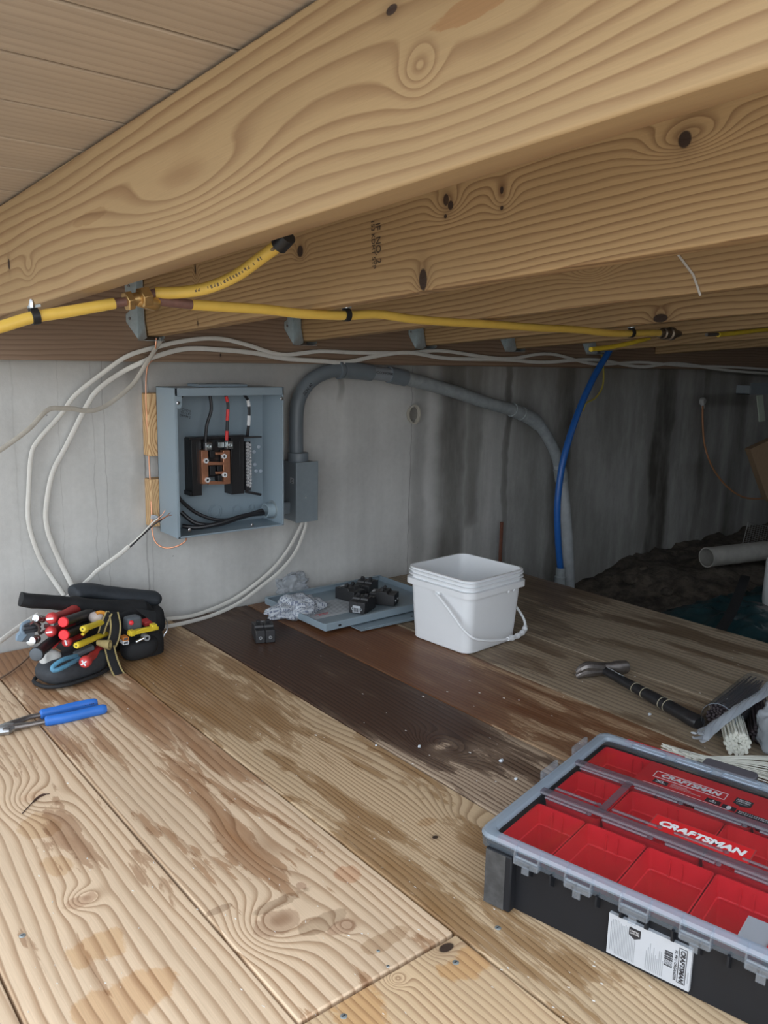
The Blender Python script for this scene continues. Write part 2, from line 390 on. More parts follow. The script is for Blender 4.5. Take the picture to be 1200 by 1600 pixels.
# ================================================================== SETTING
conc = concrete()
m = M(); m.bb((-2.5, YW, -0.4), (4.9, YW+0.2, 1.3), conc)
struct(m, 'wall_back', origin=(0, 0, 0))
m = M(); m.bb((4.7, -2.0, -0.4), (4.9, YW-0.002, 1.3), dirt_mat('dark_siding', (0.05, 0.048, 0.045), (0.09, 0.085, 0.08)))
struct(m, 'wall_right')
m = M(); m.bb((0.95, -0.22, -0.4), (4.69, -0.12, 1.04), dirt_mat('skirting_board', (0.12, 0.10, 0.08), (0.16, 0.13, 0.10)))  # unseen wall, added to keep daylight off the right side
struct(m, 'wall_front')
m = M(); m.bb((-9, -12, -0.50), (9, YW-0.003, -0.25), dirt_mat('pale_gravel', (0.36, 0.33, 0.28), (0.50, 0.46, 0.40)))  # outdoor ground out of view, made pale to bounce light under the deck
struct(m, 'ground')
# loose soil under the deck
dm = dirt_mat('dark_soil', (0.035, 0.028, 0.022), (0.11, 0.09, 0.07))
m = M(); mi = m.mi(dm); NX, NY = 110, 80; G = []
for i in range(NX+1):
    row = []
    for j in range(NY+1):
        X = 2.0 + 2.68*i/NX; Y = -0.115 + (YW-0.004+0.115)*j/NY
        base = -0.20 + 0.085*max(0, min(1, (X-2.65)/0.35))*max(0, min(1, (Y-1.2)/0.5))
        z = base + 0.03*mn.noise(V((X*5, Y*5, 0))) + 0.022*mn.noise(V((X*17, Y*17, 3))) + 0.010*mn.noise(V((X*45, Y*45, 5)))
        row.append(m.bm.verts.new((X, Y, z)))
    G.append(row)
for i in range(NX):
    for j in range(NY): m._f([G[i][j], G[i+1][j], G[i+1][j+1], G[i][j+1]], mi)
tag(single(m, 'soil', 'dark loose soil beyond the plank floor under the deck', 'soil', kind='stuff', smooth=True, ang=80), 'dark loose soil beyond the plank floor under the deck')

# ---- plank floor: (x0, x1, y0, y1, base, dark, freq, amp, knots, cores, wet, wetcol, stains)
floor = thing('floor', None, None, (0, 0, 0), kind='structure')
def fuv(px, py, x0):
    p = atZ(px, py); return p.y, p.x-x0
S = [-0.05, 0.190, 0.427, 0.664, 0.907, 1.140, 1.385, 1.621, 1.857, 2.092]
LB, LD = (0.71, 0.53, 0.36), (0.36, 0.215, 0.12)
def K(px, py, x0, a, b_, A):
    u_, v_ = fuv(px, py, x0); return (u_, v_, a, b_, A)
def KC(px, py, x0, a, b_):
    u_, v_ = fuv(px, py, x0); return (u_, v_, a, b_)
WR = (0.52, 0.40, 0.33)
planks = [
 (0, S[0], S[1], -0.9, 2.02, LB, LD, 60, 0.03, [], [], (0.75, []), WR, []),
 (1, S[1], S[2], -0.9, 2.02, LB, LD, 62, 0.045, [K(130, 1405, S[1], 0.022, 0.020, 0.050), K(50, 1250, S[1], 0.05, 0.04, 0.055)], [], (0.60, [K(10, 1060, S[1], 0.2, 0.1, 0.12), K(60, 1300, S[1], 0.08, 0.05, 0.07)]), WR,
    [K(130, 1405, S[1], .014, .022, (0.60, 0.46, 0.40)), K(50, 1245, S[1], .012, .02, (0.9, 0.8, 0.74)), K(85, 1350, S[1], .03, .02, (0.75, 0.6, 0.42)), K(150, 1480, S[1], .028, .035, (0.8, 0.62, 0.4)), K(200, 1560, S[1], .03, .06, (0.8, 0.6, 0.38)), K(60, 1290, S[1], .035, .03, (0.75, .62, .45))]),
 (2, S[2], S[3], 0.654, 2.02, LB, LD, 66, 0.035, [K(425, 1445, S[2], 0.045, 0.045, 0.065), K(538, 1448, S[2], 0.018, 0.014, 0.03), K(400, 1330, S[2], 0.10, 0.03, 0.03)], [],
    (0.515, [K(60, 1040, S[2], 0.18, 0.14, 0.26), K(280, 1160, S[2], 0.22, 0.035, 0.12), K(390, 1350, S[2], 0.07, 0.05, 0.12), K(200, 1090, S[2], 0.20, 0.10, 0.06), K(425, 1500, S[2], 0.08, 0.2, -0.15), K(560, 1400, S[2], .12, .04, -.12), K(250, 1330, S[2], .2, .05, -.05)]), (0.50, 0.35, 0.25),
    [K(425, 1445, S[2], .022, .036, (0.50, 0.40, 0.36)), K(538, 1448, S[2], .012, .018, (0.50, 0.36, 0.31)), K(440, 1408, S[2], .010, .05, (0.45, 0.40, 0.36)), K(345, 1420, S[2], .006, .018, (0.45, 0.38, 0.34)), K(470, 1385, S[2], .01, .008, (0.5, 0.36, 0.32)), K(505, 1440, S[2], .013, .035, (0.5, 0.45, 0.4)), K(600, 1470, S[2], .012, .04, (0.6, 0.5, 0.4)), K(545, 1365, S[2], .02, .02, (0.75, .5, .38))]),
 (3, S[2], S[3], -0.9, 0.649, (0.64, 0.46, 0.28), LD, 95, 0.03, [K(690, 1480, S[2], 0.012, 0.02, 0.035), K(620, 1530, S[2], 0.012, 0.012, 0.04)], [KC(697, 1481, S[2], 0.007, 0.012)], (0.8, []), WR,
    [K(740, 1500, S[2], .025, .04, (0.85, 0.6, 0.3)), K(560, 1580, S[2], .05, .035, (0.85, 0.6, 0.3))]),
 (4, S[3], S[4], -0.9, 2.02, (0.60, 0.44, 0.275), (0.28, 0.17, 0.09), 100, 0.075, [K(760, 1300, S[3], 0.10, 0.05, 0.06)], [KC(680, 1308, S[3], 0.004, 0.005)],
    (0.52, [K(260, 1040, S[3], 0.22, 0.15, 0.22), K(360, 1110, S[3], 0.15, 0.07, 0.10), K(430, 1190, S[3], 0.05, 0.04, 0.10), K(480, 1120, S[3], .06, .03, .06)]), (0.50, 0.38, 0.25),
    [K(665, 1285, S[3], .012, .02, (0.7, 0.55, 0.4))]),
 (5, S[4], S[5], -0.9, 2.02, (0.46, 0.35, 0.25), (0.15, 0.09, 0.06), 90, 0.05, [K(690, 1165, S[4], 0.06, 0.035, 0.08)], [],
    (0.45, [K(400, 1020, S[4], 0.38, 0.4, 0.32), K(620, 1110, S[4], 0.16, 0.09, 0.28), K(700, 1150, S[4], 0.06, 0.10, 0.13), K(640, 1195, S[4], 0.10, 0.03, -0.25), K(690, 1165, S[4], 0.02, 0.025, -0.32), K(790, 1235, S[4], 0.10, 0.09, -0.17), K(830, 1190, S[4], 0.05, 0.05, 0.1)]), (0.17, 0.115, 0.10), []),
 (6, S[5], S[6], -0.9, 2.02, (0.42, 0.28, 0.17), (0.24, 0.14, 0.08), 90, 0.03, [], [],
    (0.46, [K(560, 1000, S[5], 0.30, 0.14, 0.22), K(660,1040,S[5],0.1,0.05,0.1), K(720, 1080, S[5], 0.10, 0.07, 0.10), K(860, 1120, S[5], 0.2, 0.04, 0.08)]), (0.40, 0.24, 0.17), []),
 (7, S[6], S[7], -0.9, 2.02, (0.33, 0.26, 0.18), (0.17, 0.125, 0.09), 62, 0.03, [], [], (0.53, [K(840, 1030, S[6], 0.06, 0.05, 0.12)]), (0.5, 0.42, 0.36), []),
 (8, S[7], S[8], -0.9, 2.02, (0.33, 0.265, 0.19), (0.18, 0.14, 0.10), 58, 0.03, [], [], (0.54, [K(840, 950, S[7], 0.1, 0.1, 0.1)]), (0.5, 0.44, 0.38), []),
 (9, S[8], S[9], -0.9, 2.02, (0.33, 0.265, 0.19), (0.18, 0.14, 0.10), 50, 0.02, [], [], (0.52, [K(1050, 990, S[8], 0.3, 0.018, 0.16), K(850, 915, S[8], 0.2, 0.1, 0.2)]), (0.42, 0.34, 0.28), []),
]
for (i, x0, x1, y0, y1, base, dk, fr, am, kn, cr, wt, wc, st) in planks:
    mt = wood('plank_wood_%d' % i, base, dk, 'YXZ', fr, am, 0.9, seed=i*3.7+1, knots=kn, cores=cr, wet=wt, wetcol=wc, stains=st)
    m = M(); m.bb((x0+0.0016, y0, -0.038), (x1-0.0016, y1, 0.0), mt)
    o = part(m, 'plank', floor, world=False, bevel=0.003, origin=None) if False else finish(m, 'plank', Matrix.Translation((-x0, 0, 0)), bevel=0.0022)
    o.location = (x0, 0, 0); o.parent = floor
# sleepers below the planks
for k, y in enumerate((-0.7, 0.6, 1.75)):
    m = M(); m.bb((-0.3, y, -0.25), (2.08, y+0.09, -0.0385), wood('sleeper_wood_%d' % k, (0.3, 0.22, 0.14), (0.2, 0.13, 0.08), 'XZY'))
    o = finish(m, 'sleeper'); o.parent = floor

# ---- the framing of the deck above
DK = Vector((-0.0408, 1.0, -0.0772))
def zdeck(Y, z0=0.944): return z0 - 0.0772*(Y-YL)
ceil = thing('ceiling', None, None, (0, 0, 0), kind='structure')
bwood = [wood('deck_board_wood_%d' % i, (0.42, 0.33, 0.245), (0.30, 0.225, 0.16), 'XYZ', 60, 0.02, 0.45, seed=i*2.3, fib=0.25) for i in range(4)]
zdir = V((0, 1, -0.0772)).normalized(); znrm = V((1, 0, 0)).cross(zdir)
yb = 0.835-0.14*5; i = 0
while yb < 1.98:
    y1 = min(yb+0.1345, YW-0.003); yc = (yb+y1)/2
    m = M(); ln = 4.64
    m.box((0, 0, 0.0125), (ln, (y1-yb)/zdir.y, 0.025), bwood[i % 4])
    o = finish(m, 'deck_board', bevel=0.002)
    R = Matrix(((1, 0, 0), (0, zdir.y, znrm.y), (0, zdir.z, znrm.z))).to_4x4()
    o.matrix_world = Matrix.Translation((0.05+ln/2, yc, zdeck(yc))) @ R; o.parent = ceil
    yb += 0.14; i += 1

m = M(); ua = V((-0.0+0.05, 0.06, zdeck(0.06)+0.0265)); m.prism([(0.05, 0.14, zdeck(0.14)+0.0265), (4.69, 0.14, zdeck(0.14)+0.0265), (4.69, YW-0.004, zdeck(YW)+0.0265), (0.05, YW-0.004, zdeck(YW)+0.0265)], (0, 0, 0.004), plain('dark_underlay', (0.03, 0.028, 0.025), 0.9))  # dark sheet added above the boards to stop light through the gaps
o = finish(m, 'underlay'); o.parent = ceil
JB, JD = (0.445, 0.295, 0.145), (0.22, 0.12, 0.055)
def joist(idx, x0, dx, dz, label, knots=(), cores=(), freq=60, amp=0.05, stains=(), base=JB, hgt=0.187):
    """x0 at the ledger; local x runs from the ledger toward the camera, y across, z up"""
    X = V((-dx, -1, -dz)).normalized(); Yd = V((0, 0, 1)).cross(X).normalized(); Z = X.cross(Yd)
    R = Matrix((X, Yd, Z)).transposed(); org = V((x0, YL-0.003, 0.753))
    t = thing('ceiling_joist', label, 'joist', org, R, group=None)
    inv = MWD[t.name].inverted()
    def uv(px, py):
        d = inv.to_3x3() @ ray(px, py); o_ = inv @ CO; s_ = -o_.y/d.y; p = o_ + d*s_; return p.x, p.z
    kn = [(*uv(px, py), a, b_, A) for (px, py, a, b_, A) in knots]
    cr = [(*uv(px, py), a, b_) for (px, py, a, b_) in cores]
    st = [(*uv(px, py), a, b_, c) for (px, py, a, b_, c) in stains]
    mt = wood('joist_wood_%d' % idx, base, JD, 'XZY', freq, amp, 0.85, seed=idx*5.1, knots=kn, cores=cr, stains=st, fib=0.22)
    m = M(); m.bb((0, 0, 0), (1.95, 0.040, hgt), mt)
    part(m, 'beam', t, world=False, bevel=0.003)
    return t, uv
j1, uv1 = joist(1, 0.412, -0.0408, -0.0772, 'nearest and largest-looking deck joist, crossing the top of the picture',
    knots=[(655, 105, 0.022, 0.018, 0.045), (290, 290, 0.20, 0.040, 0.055), (45, 420, 0.03, 0.018, 0.03), (760, 90, 0.16, 0.05, 0.04)],
    cores=[(612, 15, 0.007, 0.004), (14, 412, 0.005, 0.009)], freq=58, amp=0.022, base=(0.38, 0.255, 0.128),
    stains=[(150, 335, 0.07, 0.008, (0.7, 0.62, 0.55)), (760, 0, 0.05, 0.008, (0.75, 0.5, 0.35))])
j2, uv2 = joist(2, 0.828, -0.065, -0.0720, 'second deck joist, carrying the lumber stamp and a cluster of dark knots',
    knots=[(470, 393, 0.016, 0.014, 0.035), (700, 318, 0.03, 0.02, 0.04), (785, 308, 0.02, 0.02, 0.03), (660, 437, 0.016, 0.022, 0.03), (1075, 215, 0.05, 0.02, 0.05), (306, 430, .01, .02, .02)],
    cores=[(469, 392, 0.009, 0.010), (697, 312, 0.005, 0.008), (704, 321, 0.005, 0.006), (696, 338, 0.003, 0.003), (784, 297, 0.003, 0.005), (784, 325, 0.003, 0.003), (661, 437, 0.008, 0.017), (1070, 218, 0.009, 0.010), (305, 420, 0.003, 0.009), (309, 505, .002, .006)], freq=95, amp=0.03)
j3, uv3 = joist(3, 1.280, -0.080, -0.0772, 'third deck joist with a pale scratch mark, behind the stamped joist',
    knots=[(925, 420, 0.04, 0.02, 0.05)], freq=80, amp=0.03)
j4, uv4 = joist(4, 1.735, -0.100, -0.0772, 'fourth deck joist with a dark knot near its lower edge', cores=[(1032, 497, 0.018, 0.010)], knots=[(1032, 495, 0.03, 0.02, 0.03)], freq=80)
j5, uv5 = joist(5, 2.150, -0.080, -0.0772, 'fifth deck joist, thin strip seen behind the one with the knot', freq=80)
j6, uv6 = joist(6, 2.600, -0.080, -0.0772, 'sixth deck joist, in shade above the blue tube', freq=80)
j7, uv7 = joist(7, 3.050, -0.080, -0.0772, 'seventh and farthest deck joist, in deep shade at the right', freq=80)
# stamp on the second joist
u_, v_ = uv2(589, 381); m = M()
inkb = plain('brown_stamp_ink', (0.07, 0.045, 0.03), 0.7)
m.text('IF  NO. 2', (u_+0.004, -0.0012, v_), (0, 0, -1), (1, 0, 0), 0.017, inkb, sx=1.0, bold=0.01)
m.text('153 KDHT SYP', (u_-0.008, -0.0012, v_), (0, 0, -1), (1, 0, 0), 0.0125, inkb, bold=0.01)
part(m, 'lumber_stamp', j2, 'brown printed lumber stamp', world=False, smooth=False)
# pale scratch on the third joist
m = M(); P = [uv3(1060, 398), uv3(1084, 430), uv3(1095, 462)]
m.tube([(a, -0.0015, b_) for a, b_ in P], 0.0022, plain('chalk', (0.6, 0.57, 0.52), 0.8), 6, flat=0.001, nrm=(0, 1, 0))
part(m, 'scratch_mark', j3, 'pale diagonal scratch', world=False)

lw = wood('ledger_wood', (0.27, 0.185, 0.125), (0.165, 0.10, 0.065), 'XZY', 85, 0.015, 0.8, seed=9, cores=[(1.05, 0.02, 0.002, 0.004)])
m = M(); m.bb((-0.25, YL, 0), (4.69, YW-0.001, 0.245), lw)
o = finish(m, 'ledger_board', bevel=0.003); o.location = (0, 0, 0.6935)
tag(o, 'long brown ledger board bolted along the top of the concrete wall', 'ledger board')

# ---- joist hangers
def hanger(x, label):
    t = thing('joist_hanger', label, 'joist hanger', (x+0.02, YL, 0.749), group=None)
    m = M(); hw = 0.0225; th = 0.0016
    for s_ in (-1, 1):
        P = [(s_*hw, 0.15), (s_*hw, -0.002), (s_*(hw+0.022), 0.028), (s_*(hw+0.030), 0.040), (s_*(hw+0.030), 0.058), (s_*(hw+0.020), 0.066), (s_*(hw+0.020), 0.10), (s_*(hw+0.030), 0.108), (s_*(hw+0.030), 0.15)]
        m.prism([(a, -th-0.0003, b_) for a, b_ in P], (0, th, 0), galv)
        m.ball((s_*(hw+0.021), -th, 0.048), 0.004, oldsteel, 8, (1, 0.3, 1)); m.ball((s_*(hw+0.021), -th, 0.125), 0.004, oldsteel, 8, (1, 0.3, 1))
    part(m, 'face_flange', t, world=False)
    m = M()
    for s_ in (-1, 1):
        P = [(0, 0.15), (0, -0.002), (-0.03, -0.004), (-0.05, 0.002), (-0.038, 0.045), (-0.034, 0.15)]
        m.prism([(s_*hw - s_*0.0005, a-th, b_) for a, b_ in P], (s_*th, 0, 0), galv)
    m.bb((-hw-th, -0.05, -0.0045), (hw+th, -th, -0.003), galv)
    part(m, 'stirrup', t, world=False)
    return t
hanger(0.412, 'joist hanger on the nearest joist, left above the concrete wall')
hanger(0.828, 'galvanized joist hanger behind the brass tee fitting')
hanger(1.280, 'galvanized joist hanger on the third joist, right of the stamp')
hanger(1.735, 'small galvanized joist hanger on the fourth joist')
hanger(2.150, 'small galvanized joist hanger on the fifth joist')
hanger(2.600, 'dim joist hanger on the sixth joist beside the blue tube')

# ================================================================== ELECTRICAL PANEL
PX0, PX1, PZ0, PZ1, PYF, PYB = 0.868, 1.178, 0.258, 0.633, 1.88, 1.989
for (a, b_, lab, s_) in ((0.455, 0.615, 'upper wood furring block between grey electrical panel and concrete', 1), (0.270, 0.395, 'lower wood furring block between grey electrical panel and concrete', 2)):
    m = M(); fwm = wood('furring_wood_%d' % s_, (0.62, 0.42, 0.22), (0.36, 0.19, 0.08), 'ZXY', 85, 0.03, 1.0, seed=s_*4, knots=[(a+0.05, PX0, 0.06, 0.03, 0.05)], kw=1.0)
    m.bb((PX0-0.022, PYB+0.002, a), (PX1-0.02, YW-0.001, b_), fwm)
    single(m, 'furring_block', lab, 'wood block', origin=(0, 0, 0), bevel=0.003)
panel = thing('electrical_panel', 'open grey metal electrical panel box mounted on the concrete wall', 'electrical panel', ((PX0+PX1)/2, PYB, PZ0))
th = 0.0022
m = M()
m.bb((PX0, PYB-th, PZ0), (PX1, PYB, PZ1), greybox)
m.bb((PX0, PYF, PZ0), (PX0+th, PYB, PZ1), greybox); m.bb((PX1-th, PYF, PZ0), (PX1, PYB, PZ1), greybox)
m.bb((PX0, PYF, PZ0), (PX1, PYB, PZ0+th), greybox); m.bb((PX0, PYF, PZ1-th), (PX1, PYB, PZ1), greybox)
# folded lips
m.bb((PX0, PYF-0.001, PZ1-0.020), (PX1, PYF+0.001, PZ1), greybox)
m.bb((PX0, PYF-0.001, PZ0), (PX0+0.006, PYF+0.001, PZ1), greybox); m.bb((PX1-0.004, PYF-0.001, PZ0), (PX1, PYF+0.001, PZ1), greybox)
m.bb((PX0, PYF-0.001, PZ0), (PX1, PYF+0.001, PZ0+0.004), greybox)
m.prism([(PX0, PYF-0.0018, PZ1-0.05), (PX0+0.014, PYF-0.0018, PZ1-0.05), (PX0+0.018, PYF-0.0018, PZ1-0.044), (PX0+0.018, PYF-0.0018, PZ1-0.02), (PX0, PYF-0.0018, PZ1-0.02)], (0, 0.0012, 0), greybox)
m.prism([(PX1, PYF-0.0018, PZ1-0.045), (PX1-0.006, PYF-0.0018, PZ1-0.02), (PX1, PYF-0.0018, PZ1-0.02)], (0, 0.0012, 0), greybox)
part(m, 'enclosure', panel, bevel=0.0006)
m = M()
for (px, py, Y) in ((293, 626, PYB-0.003),):
    pass
for (x, z) in ((PX0+0.007, PZ1-0.036), (PX1-0.007, PZ1-0.03), (PX0+0.03, PZ0+0.02), (PX1-0.10, PZ0+0.012)):
    m = M(); m.lathe((x, PYF-0.002, z), (x, PYF-0.01, z), [(0, 0.0045), (0.002, 0.0045), (0.0028, 0.003)], steel, 10); part(m, 'screw', panel, 'bright screw head')
# top hub plate
m = M(); a = atY(305, 600, 1.95); m.bb((a.x-0.005, 1.92, PZ1), (a.x+0.135, 1.985, PZ1+0.007), greybox); part(m, 'knockout_plate', panel, bevel=0.001)
# knockout rings in the back
for (px, py, r) in ((337, 799, 0.020), (371, 797, 0.014), (394, 793, 0.009)):
    c = atY(px, py, PYB-0.004); m = M()
    for rr in (r, r*0.72):
        m.rings([[c+V((q*math.cos(2*math.pi*k/28), dy, q*math.sin(2*math.pi*k/28))) for k in range(28)] for q, dy in ((rr-0.0008, 0.002), (rr-0.0008, 0), (rr+0.0008, 0), (rr+0.0008, 0.002))], greybox, False, False)
    part(m, 'knockout_ring', panel)
# small bright round spots
spot = plain('bright_bare_spots', (0.55, 0.62, 0.70), 0.35, 0.2)
for (px, py) in ((404, 698), (413, 698), (397, 706), (420, 705), (398, 726), (422, 724), (400, 736), (407, 736), (415, 735), (421, 735)):
    c = atY(px, py, PYB-0.003); m = M(); m.lathe(c, c+V((0, -1, 0)), [(0, 0.0052), (0.001, 0.0052), (0.0016, 0.004)], spot, 14); part(m, 'rivet_spot', panel)
m = M(); c = atY(290, 646, PYB-0.0035)
m.text('CITD S\n91.1130\nORNM 2', c, V((1, 0, -0.25)), V((0.25, 0, 1)), 0.0085, ink, ls=0.9); part(m, 'ink_stamp', panel, smooth=False)
# interior frame
YI = PYB-0.045
def pb(m, px0, py0, px1, py1, Ya, Yb_, mat):
    a = atY(px0, py0, Ya); b_ = atY(px1, py1, Ya)
    m.bb((a.x, Ya, b_.z), (b_.x, Yb_, a.z), mat); return a, b_
m = M()
L0 = atY(299, 686, YI); L1 = atY(317, 774, YI); R0 = atY(361, 684, YI); R1 = atY(382, 771, YI)
m.bb((L0.x, YI, L1.z), (L1.x-0.002, PYB-0.003, L0.z), dark_metal)
m.bb((R0.x, YI, R1.z), (R1.x, PYB-0.003, R0.z), dark_metal)
m.bb((L0.x-0.008, YI-0.004, L0.z-0.002), (R1.x+0.006, YI+0.02, L0.z+0.004), dark_metal)
m.bb((L0.x-0.004, YI+0.004, L1.z), (L0.x, PYB-0.003, L1.z+0.012), dark_metal)
m.bb((L1.x, YI+0.012, L0.z-0.105), (R0.x, YI+0.03, L0.z-0.004), dark_metal)
for s_ in (0.3, 0.7): m.bb((L0.x+0.012, YI-0.0015, L0.z-0.11), (L0.x+0.014, YI, L0.z-0.01), black_pl)
m.bb((R1.x-0.014, YI-0.0015, L0.z-0.115), (R1.x-0.011, YI, L0.z-0.012), black_pl)
# arms sticking out to the right, top and bottom
a = atY(382, 683, YI); b_ = atY(405, 684, YI-0.01)
m.box(((a.x+b_.x)/2, YI-0.004, a.z), ((b_.x-a.x)+0.01, 0.014, 0.004), dark_metal, X=(1, -0.2, 0))
a = atY(383, 768, YI); b_ = atY(408, 773, YI-0.01)
m.tube([a, b_], 0.004, dark_metal, 6)
part(m, 'mounting_frame', panel, 'black interior frame', bevel=0.0008)
for (px0, px1) in ((315, 326), (349, 360)):
    m = M(); pb(m, px0, 704, px1, 756, YI-0.012, YI+0.005, copper); part(m, 'bus_bar', panel, 'copper bus bar', bevel=0.0006)
for i, (px0, px1, py) in enumerate(((337, 350, 709), (326, 350, 725), (337, 350, 739), (326, 350, 755))):
    m = M(); a = atY(px0, py, YI-0.013); b_ = atY(px1, py-0.5, YI-0.013)
    m.prism([a+V((0, 0, -0.0035)), b_+V((0, 0, -0.0035)), b_+V((0, 0, 0.0035)), a+V((0, 0, 0.006 if i % 2 else 0.0035))], (0, 0.01, 0), copper); part(m, 'stab', panel, 'copper stab', bevel=0.0005)
for (px, py) in ((350, 713), (322, 720), (351, 742), (324, 750)):
    c = atY(px, py, YI-0.014); m = M()
    m.lathe(c+V((0, 0.004, 0)), c+V((0, -1, 0)), [(0, 0.0068), (0.007, 0.0065), (0.007, 0.0035), (0.004, 0.0033)], white_pl, 16); m.ball(c+V((0, -0.001, 0)), 0.003, black_pl, 8)
    part(m, 'insulator', panel, 'white round insulator')
for (px0, py0, px1, py1) in ((328, 704, 336, 715), (328, 728, 337, 742), (340, 728, 347, 737), (341, 743, 347, 752)):
    m = M(); pb(m, px0, py0, px1, py1, YI-0.011, YI+0.01, black_pl); part(m, 'barrier', panel, bevel=0.001)
for (px, py) in ((324, 697), (357, 695)):
    m = M(); c = atY(px, py, YI-0.01); m.box(c, (0.018, 0.018, 0.020), steel); m.lathe(c+V((0.001, -0.008, 0)), c+V((0.001, -1, 0)), [(0, 0.006), (0.004, 0.006), (0.004, 0.003), (0.002, 0.002)], galv, 12)
    part(m, 'lug', panel, 'steel lug', bevel=0.001)
m = M(); a = atY(341, 691, YI-0.004); b_ = atY(350, 699, YI-0.004); m.bb((a.x, YI-0.006, b_.z), (b_.x, YI+0.005, a.z), galv); part(m, 'connector_plate', panel, bevel=0.001)
# neutral bar
nb = M(); a = atY(382, 690, YI+0.005); b_ = atY(387, 766, YI+0.005)
nb.bb((a.x-0.001, YI-0.005, b_.z), (a.x+0.013, YI+0.010, a.z), plain('dark_bar', (0.05, 0.05, 0.055), 0.4, 0.5))
bar = part(nb, 'neutral_bar', panel, 'aluminium neutral bar', bevel=0.0008)
for k in range(14):
    for q in (0.002, 0.010):
        z = a.z-0.004 - (a.z-b_.z-0.008)*(k+(0.5 if q > 0.005 else 0))/14.5; m = M()
        m.lathe((a.x+q, YI-0.005, z), (a.x+q, 0, z), [(0, 0.0042), (0.004, 0.0042), (0.004, 0.0016), (0.003, 0.0012)], plain('bright_screw', (0.85, 0.87, 0.9), 0.25, 0.6), 8)
        part(m, 'terminal_screw', panel, parent=bar)

def cable(name, label, pts, r, mat, cat='cable', n=8, **k):
    m = M(); m.tube(smooth_path(pts, n), r, mat, 10, **k); return single(m, name, label, cat)
blk = plain('black_insulation', (0.018, 0.018, 0.021), 0.4)
YC = PYB-0.055
# feeders hanging down to the lugs; bands of tape are parts
def feeder(label, pix, rad, bands=None, mat=None):
    pts = smooth_path([atY(*p) for p in pix], 10); base = V((pts[-1].x, pts[-1].y, min(p.z for p in pts)))
    t = thing('feeder_wire', label, 'wire', base)
    m = M(); m.tube(pts, rad, blk, 10); part(m, 'insulation', t)
    for (f0, f1) in (bands or []):
        i0 = int(f0*(len(pts)-1)); i1 = int(f1*(len(pts)-1)); m = M(); m.tube(pts[i0:i1+1], rad*1.12, mat, 10); part(m, 'tape_band', t)
    return t
feeder('plain black wire dropping to the left lug in the grey panel', [(328, 617, YC), (330, 640, YC), (323, 665, YC), (321, 692, YC)], 0.0042)
feeder('black wire banded with red tape inside the grey panel', [(352, 616, YC), (356, 632, YC), (355, 660, YC), (354, 690, YC)], 0.0040, [(0.1, 0.27), (0.45, 0.64), (0.83, 0.97)], redtape)
feeder('black wire banded with white tape inside the grey panel', [(380, 615, YC), (388, 628, YC+0.01), (389, 655, YC+0.01), (386, 684, YC+0.02)], 0.0042, [(0.28, 0.46), (0.62, 0.78)], white_pl)
for lab, pix, r in (('thin black wire curving in the upper left corner of the panel', [(287, 616, YC+0.03), (276, 632, YC+0.03), (275, 660, YC+0.035)], 0.003),
                    ('upper black cable entering the panel from the conduit bushing, curling up left', [(410, 797, YC), (380, 806, YC), (345, 813, YC), (310, 803, YC+0.02), (285, 784, YC+0.03), (276, 770, YC+0.035)], 0.0048),
                    ('middle black cable along the bottom of the panel', [(411, 799, YC+0.005), (375, 809, YC-0.01), (338, 820, YC-0.01), (305, 817, YC+0.01), (283, 800, YC+0.03)], 0.0055),
                    ('lowest thick black cable along the bottom of the panel', [(412, 802, YC), (380, 806, YC-0.015), (345, 817, YC-0.015), (310, 824, YC), (285, 822, YC+0.02)], 0.0058)):
    cable('black_cable', lab, [atY(*p) for p in pix], r, blk)
# conduit bushing in the right wall of the panel
bush = thing('conduit_bushing', 'grey round conduit bushing inside the lower right of the panel', 'bushing', atY(420, 797, YC))
c = atY(419, 797, YC); m = M()
m.rings([[V((c.x+dx, c.y, c.z)) + V((0, r*math.cos(2*math.pi*k/24), r*math.sin(2*math.pi*k/24))) for k in range(24)] for dx, r in ((0.028, 0.020), (-0.010, 0.020), (-0.010, 0.0165), (0.028, 0.0165))], plain('bushing_grey', (0.30, 0.38, 0.43), 0.4), False, False)
part(m, 'sleeve', bush); m = M(); m.rings([[V((c.x+dx, c.y, c.z)) + V((0, r*math.cos(2*math.pi*k/24), r*math.sin(2*math.pi*k/24))) for k in range(24)] for dx, r in ((0.020, 0.0206), (0.020, 0.026), (0.012, 0.026), (0.012, 0.0206))], galv, False, False)
part(m, 'lock_nut', bush, 'galvanised lock nut')

# ================================================================== JUNCTION BOX AND CONDUIT
a = atY(463, 724, 1.935); b_ = atY(495, 812, 1.935)
JX0, JX1, JZ0, JZ1 = a.x, b_.x, b_.z, a.z
jb = thing('junction_box', 'small grey junction box at the right side of the electrical panel', 'junction box', ((JX0+JX1)/2, 1.98, JZ0))
m = M(); m.bb((JX0-0.0, 1.938, JZ0), (JX1, YW-0.012, JZ1), pvc_grey); m.bb((PX1+0.0, 1.965, JZ0+0.02), (JX0, 2.0, JZ0+0.055), pvc_grey); part(m, 'body', jb, bevel=0.002)
m = M(); m.bb((JX0-0.002, 1.932, JZ0-0.002), (JX1+0.002, 1.9375, JZ1+0.002), plain('grey_cover', (0.21, 0.25, 0.275), 0.4)); part(m, 'cover', jb, bevel=0.001)
m = M(); m.lathe(((JX0+JX1)/2-0.004, 1.975, JZ1-0.001), ((JX0+JX1)/2-0.004, 1.975, JZ1+1), [(0, 0.030), (0.026, 0.030), (0.026, 0.022)], pvc_grey, 24); part(m, 'hub', jb)
m = M(); c = V((JX0-0.001, 1.956, JZ1-0.052)); m.bb(c+V((0, -0.009, -0.008)), c+V((-0.0006, 0.009, 0.008)), paper)
for k in range(3): m.bb(c+V((-0.0007, -0.004, -0.005+0.004*k)), c+V((-0.0012, 0.005, -0.003+0.004*k)), ink)
